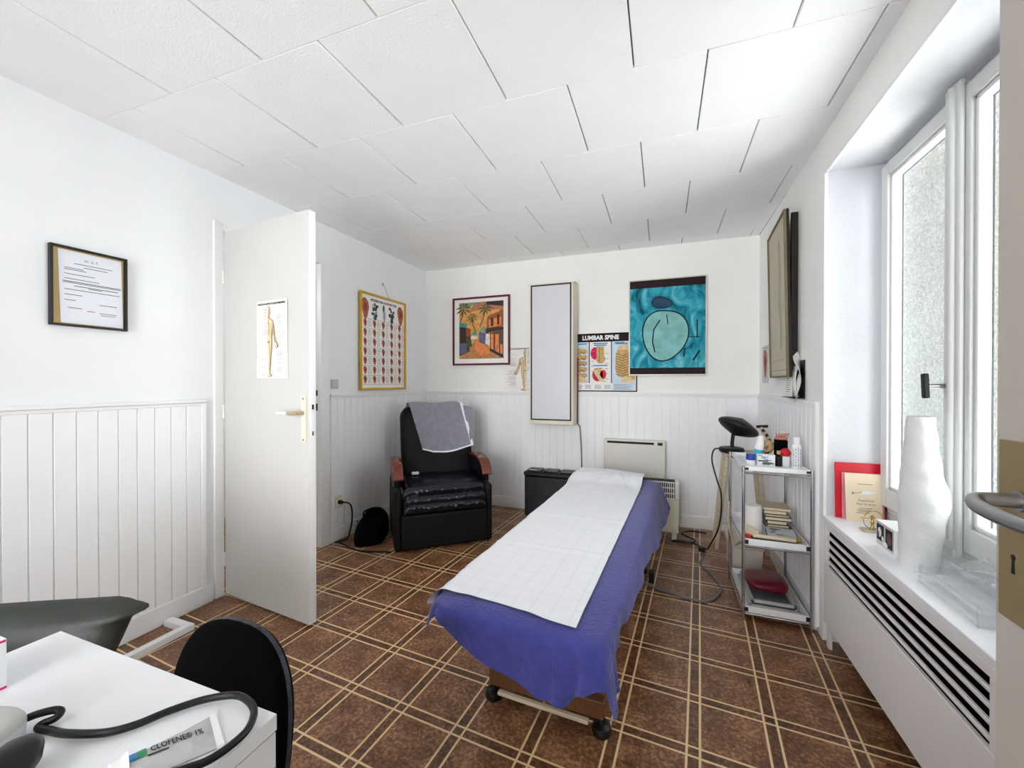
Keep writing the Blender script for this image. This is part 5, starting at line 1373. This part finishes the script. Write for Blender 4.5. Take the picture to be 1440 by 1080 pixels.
# medicine tube
t = thing('medicine_tube', 'crumpled silver medicine tube with blue and green logo inside the hose loop', 'tube', (-.54, .32, zd))
cA, cB = V((-.5640, .3665, 0)), V((-.5070, .3385, 0))            # crimped end
eA, eB = V((-.5800, .2900, 0)), V((-.5520, .2680, 0))           # shoulder end
def tubef(u, v):
    L = (cA.lerp(eA, v)); Rr = (cB.lerp(eB, v))
    a = math.pi*u
    p = L.lerp(Rr, (1-math.cos(a))/2)
    hgt = .001 + .017*v**.7*math.sin(a)
    return V((p.x, p.y, zd+.001+hgt+.0012*noise.noise(V((p.x*90, p.y*90, 0)))))
b = MB(); b.grid(tubef, 20, 24)
b.build('body', 'tube', t, smooth=True, angle=60)
b = MB(); b.prism([cA+V((0, 0, zd+.0008)), cB+V((0, 0, zd+.0008)), cB+V((.004, .006, zd+.0008)), cA+V((.004, .006, zd+.0008))], (0, 0, .003)); b.build('crimp', 'white', t)
ux = (eA-cA); ux = -ux.normalized() # along towards crimp
mid = (eA+eB)/2; cen = (cA+cB)/2; ux = (cen-mid).normalized(); vx = V((-ux.y, ux.x, 0))
L_ = (cen-mid).length
def surf(px, py):
    # printed on top of the tube: height from the tube body
    v = 1-px/L_; hw = ((cA-cB).length*(1-v)+(eA-eB).length*v)/2
    s = max(-.98, min(.98, py/hw)); 
    return mid + ux*px + vx*py + V((0, 0, zd+.0032+.017*max(v, 0)**.7*math.sqrt(1-s*s)))
class SF(Frame):
    def P(s, u, v, h=0): return surf(u, v) + V((0, 0, h))
b = MB(); sf = SF((0, 0, 0), (1, 0, 0), (0, 1, 0), (0, 0, 1))
b.mi = 0; sf.text(b, 'CLOFENE\u00ae 1%', .020, -.001, .0155, .0, align='LEFT', width=.050, bold=.0003)
sf.rect(b, .017, -.0065, .036, -.0045, .0)
b.mi = 1; b.grid(lambda u, v: surf(.000+.008*u, -.004+.020*v), 4, 8); b.mi = 2; b.grid(lambda u, v: surf(.0084+.0085*u, -.004+.020*v), 4, 8)
b.build('print', ['ink', 'blue_logo', 'green_logo'], t)
ax_ = Matrix((vx, V((0, 0, 1)), -ux)).transposed()
b = MB(); b.lathe([(.012, -.001), (.010, .003), (.008, .005), (.008, .014), (.007, .015)], mid+V((0, 0, zd+.0155)), ax_, n=20); b.build('cap', 'white', t, smooth=True)
# carton at far left
b = MB(); b.mi = 0; b.box(-.985, -.896, .262, .300, zd, zd+.072); F = Frame((-.896, .262, zd), (0, 1, 0), (0, 0, 1), (1, 0, 0))
b.mi = 1; F.rect(b, .0005, .068, .0375, .0715, .0003); F.rect(b, .0, .0005, .038, .004, .0003); F = Frame((-.985, .262, zd), (1, 0, 0), (0, 0, 1), (0, -1, 0)); F.rect(b, .0, .066, .089, .0715, .0003); F.rect(b, .0, .0005, .089, .004, .0003)
tag(b.build('white_carton', ['white', 'pinkprint']), 'white and pink carton at the far left of the desk', 'carton')

# black chair at the desk end
t = thing('desk_chair', 'black round-backed chair tucked against the desk end', 'chair', (-.87, .50, 0))
def bc(u, v, off):
    a = 2*math.pi*u; e = .78
    x = .172*v*math.copysign(abs(math.cos(a))**e, math.cos(a)); z = .184*v*math.copysign(abs(math.sin(a))**e, math.sin(a))
    x += .014*(z/.19)*-0.6
    y = .588 - .48*x*x + off + .025*(z/.19)
    return V((-.853+x, y, .482+z))
b = MB()
R0 = [[b.bm.verts.new(bc(i/48, v, o)) for i in range(48)] for v, o in ((.02, .0), (.5, .0), (.85, .0), (.95, .002), (1.0, .012), (1.0, .022), (.95, .032), (.8, .036), (.4, .036), (.02, .036))]
for q, (A_, B_) in enumerate(zip(R0, R0[1:])):
    b.mi = 1 if q == 4 else 0
    b.bridge(A_, B_)
b.mi = 0; b.cap(R0[0], True); b.cap(R0[-1])
b.build('backrest', ['blackfabric', 'worn'], t, smooth=True, angle=70)
b = MB(); b.obb((-.885, .430, .395), (.30, .25, .06)); b.build('seat', 'blackfabric', t, bevel=.025, seg=4)
b = MB(); b.tube([(-.885, .57, .36), (-.885, .635, .365), (-.885, .645, .40), (-.885, .640, .46)], .014, n=10, smooth=5); b.build('back_arm', 'black', t, smooth=True)
b = MB(); b.cyl((-.875, .46, .374), (-.875, .46, .075), .022, n=14); b.build('column', 'black', t, smooth=True)
for k in range(5):
    a = k*2*math.pi/5+.4; e_ = V((-.875+.25*math.cos(a), .46+.25*math.sin(a), .055))
    b = MB(); b.tube([(-.875, .46, .075), e_], lambda s: .017-.006*s, n=10); o = b.build('leg', 'black', t, smooth=True)
    b = MB(); b.lathe([(.010, -.012), (.025, -.010), (.025, .010), (.010, .012)], e_+V((0, 0, -.030)), Matrix.Rotation(a, 3, 'Z') @ Matrix.Rotation(R_(90), 3, 'X'), n=16); b.build('caster', 'rubber', o, smooth=True)
# grey lounge chair
t = thing('lounge_chair', 'grey-green leather lounge chair behind the desk by the left wall', 'chair', (-1.55, .45, 0))
gR, gL = V((-1.425, .755, 0)), V((-1.97, .402, 0))
gd = (gR-gL).normalized(); gn = V((gd.y, -gd.x, 0))      # towards the desk
gw = (gR-gL).length
def lg(u, v, side):
    # u 0..1 left to right, v 0 bottom..1 top ; side 0 front,1 rear
    z = .30 + .252*v
    inset = .035 + .075*(1-v) - .036*math.exp(-((v-.845)/.05)**2) + (.06*max(0, (v-.86)/.14)**3)
    x = .0 + u*(gw-inset)
    bul = .030*math.sin(math.pi*min(1, max(0, v)))**.6*(1-abs(2*u-1)**4) + .004*math.sin(v*22+u*2)
    lean = .10*(1-v)
    d = (bul if side == 0 else -.035-.02*math.sin(math.pi*v)) + lean
    e = abs(2*u-1)
    if side == 0: d -= .03*max(0, (e-.86)/.14)**2
    return gL + gd*x + gn*d + V((0, 0, z + (.006*math.sin(u*4) if v > .9 else 0)))
b = MB()
A_ = b.grid(lambda u, v: lg(u, v, 0), 40, 30); B_ = b.grid(lambda u, v: lg(u, v, 1), 40, 30)
loop = lambda G: [G[i][0] for i in range(41)] + [G[40][j] for j in range(1, 31)] + [G[i][30] for i in range(39, -1, -1)] + [G[0][j] for j in range(29, 0, -1)]
b.bridge(loop(A_), loop(B_)); b.build('backrest', 'greyleather', t, smooth=True, angle=75)
gm = Matrix((gd, gn, V((0, 0, 1)))).transposed()
b = MB(); b.obb(gL+gd*(gw*.47)+gn*.22+V((0, 0, .27)), (gw*.84, .36, .11), gm); b.build('seat', 'greyleather', t, bevel=.035, seg=4)
for u in (.08, .86):
    for d_ in (.06, .36):
        b = MB(); b.cyl(gL+gd*(gw*u)+gn*d_, gL+gd*(gw*u)+gn*d_+V((0, 0, .214)), .014, n=10); b.build('leg', 'steel', t, smooth=True)
# white square-tube floor stand
b = MB()
b.box(-2.142, -2.106, .62, 1.302, .001, .031); b.box(-2.272, -2.1425, 1.266, 1.302, .001, .031); b.box(-2.272, -2.1425, .62, .656, .001, .031)
tag(b.build('floor_stand', 'white', bevel=.002), 'white square-tube stand foot lying on the floor along the left wall', 'stand')

LOBBY_FILL, HALL_FILL, SUN, CEILING_FILL, FRONT_FILL, WORLD, EXPO = 6, 12, 6.5, 14.5, 7.0, .41, .67
# ------------------------------------------------------------------ globe lamps added out of frame as fill light
def fill_pendant(label, x, y, z, power, r):
    t = thing('fill_pendant', label, 'lamp', (x, y, ZC))
    b = MB(); b.lathe([(.05, ZC-.001), (.05, ZC-.02), (.015, ZC-.035)], (x, y, 0), n=24); b.build('mount', 'white', t, smooth=True)
    b = MB(); b.cyl((x, y, ZC-.035), (x, y, z+r), .004, n=8); b.build('cord', 'white', t, smooth=True)
    g = bpy.data.materials.new('fill_globe'); g.use_nodes = True
    p = g.node_tree.nodes['Principled BSDF']; p.inputs['Base Color'].default_value = (.9, .9, .88, 1)
    p.inputs['Emission Color'].default_value = (1, .98, .95, 1); p.inputs['Emission Strength'].default_value = power
    nz = g.node_tree.nodes.new('ShaderNodeTexNoise'); g.node_tree.links.new(nz.outputs['Fac'], p.inputs['Roughness'])
    b = MB(); b.lathe([(r*math.sin(math.pi*(i+.001)/16.002), z+r*math.cos(math.pi*i/16)) for i in range(17)], (x, y, 0), n=32)
    b.build('globe', g, t, smooth=True)
fill_pendant('large unseen opal globe lamp added over the entrance lobby as fill', -.75, -.62, 1.62, LOBBY_FILL, .17)
fill_pendant('small unseen opal globe lamp added to brighten the hall behind the inner door', -2.95, 1.75, 1.9, HALL_FILL, .12)

# ------------------------------------------------------------------ daylight, plus added fill suns
sun = bpy.data.lights.new('daylight', 'SUN'); sun.energy = SUN; sun.angle = R_(90); sun.color = (1.0, 1.0, 1.0)
so = bpy.data.objects.new('daylight', sun); COL.objects.link(so)
b2 = bpy.data.lights.new('ceiling_fill', 'SUN'); b2.energy = CEILING_FILL; b2.angle = R_(92); b2.color = (1.0, .99, .97)  # upward sun lamp added to brighten the ceiling through the window
bo = bpy.data.objects.new('ceiling_fill', b2); COL.objects.link(bo); bo.rotation_euler = V((-1, -.10, .62)).to_track_quat('-Z', 'Y').to_euler()
b3 = bpy.data.lights.new('front_fill', 'SUN'); b3.energy = FRONT_FILL; b3.angle = R_(60); b3.color = (1.0, 1.0, 1.0)  # fill sun added behind the camera, shining through the unseen glazed opening
fo = bpy.data.objects.new('front_fill', b3); COL.objects.link(fo); fo.rotation_euler = V((-.05, 1, .07)).to_track_quat('-Z', 'Y').to_euler()
so.rotation_euler = V((-1, -.10, -.45)).to_track_quat('-Z', 'Y').to_euler()
wd = bpy.data.worlds.new('sky'); S.world = wd; wd.use_nodes = True
nt = wd.node_tree; bg = nt.nodes['Background']
tc = nt.nodes.new('ShaderNodeTexCoord'); sx = nt.nodes.new('ShaderNodeSeparateXYZ'); nt.links.new(tc.outputs['Generated'], sx.inputs[0])
rp = nt.nodes.new('ShaderNodeValToRGB'); rp.color_ramp.elements[0].position = .45; rp.color_ramp.elements[0].color = (.95, 1.0, 1.02, 1); rp.color_ramp.elements[1].position = .68; rp.color_ramp.elements[1].color = (.80, .78, .72, 1)
mz = nt.nodes.new('ShaderNodeMath'); mz.operation = 'MULTIPLY_ADD'; mz.inputs[1].default_value = .5; mz.inputs[2].default_value = .5
nt.links.new(sx.outputs[2], mz.inputs[0]); nt.links.new(mz.outputs[0], rp.inputs[0]); nt.links.new(rp.outputs[0], bg.inputs['Color'])
bg.inputs['Strength'].default_value = WORLD

# ------------------------------------------------------------------ camera
cam = bpy.data.cameras.new('camera'); cam.sensor_width = 36; cam.sensor_fit = 'HORIZONTAL'; cam.lens = 36*577.2/1440; cam.clip_start = .02
co = bpy.data.objects.new('camera', cam); COL.objects.link(co)
co.location = (0, 0, 1.185); co.rotation_euler = (R_(90-.295), R_(-.0085), R_(20.468))
S.camera = co
S.view_settings.view_transform = 'Standard'; S.view_settings.look = 'None'; S.view_settings.exposure = EXPO; S.view_settings.gamma = 1; S.view_settings.use_curve_mapping = False
S.cycles.use_denoising = True
S.cycles.max_bounces = 16; S.cycles.diffuse_bounces = 12; S.cycles.transparent_max_bounces = 16
S.cycles.caustics_reflective = False; S.cycles.caustics_refractive = False
S.cycles.sample_clamp_indirect = 8
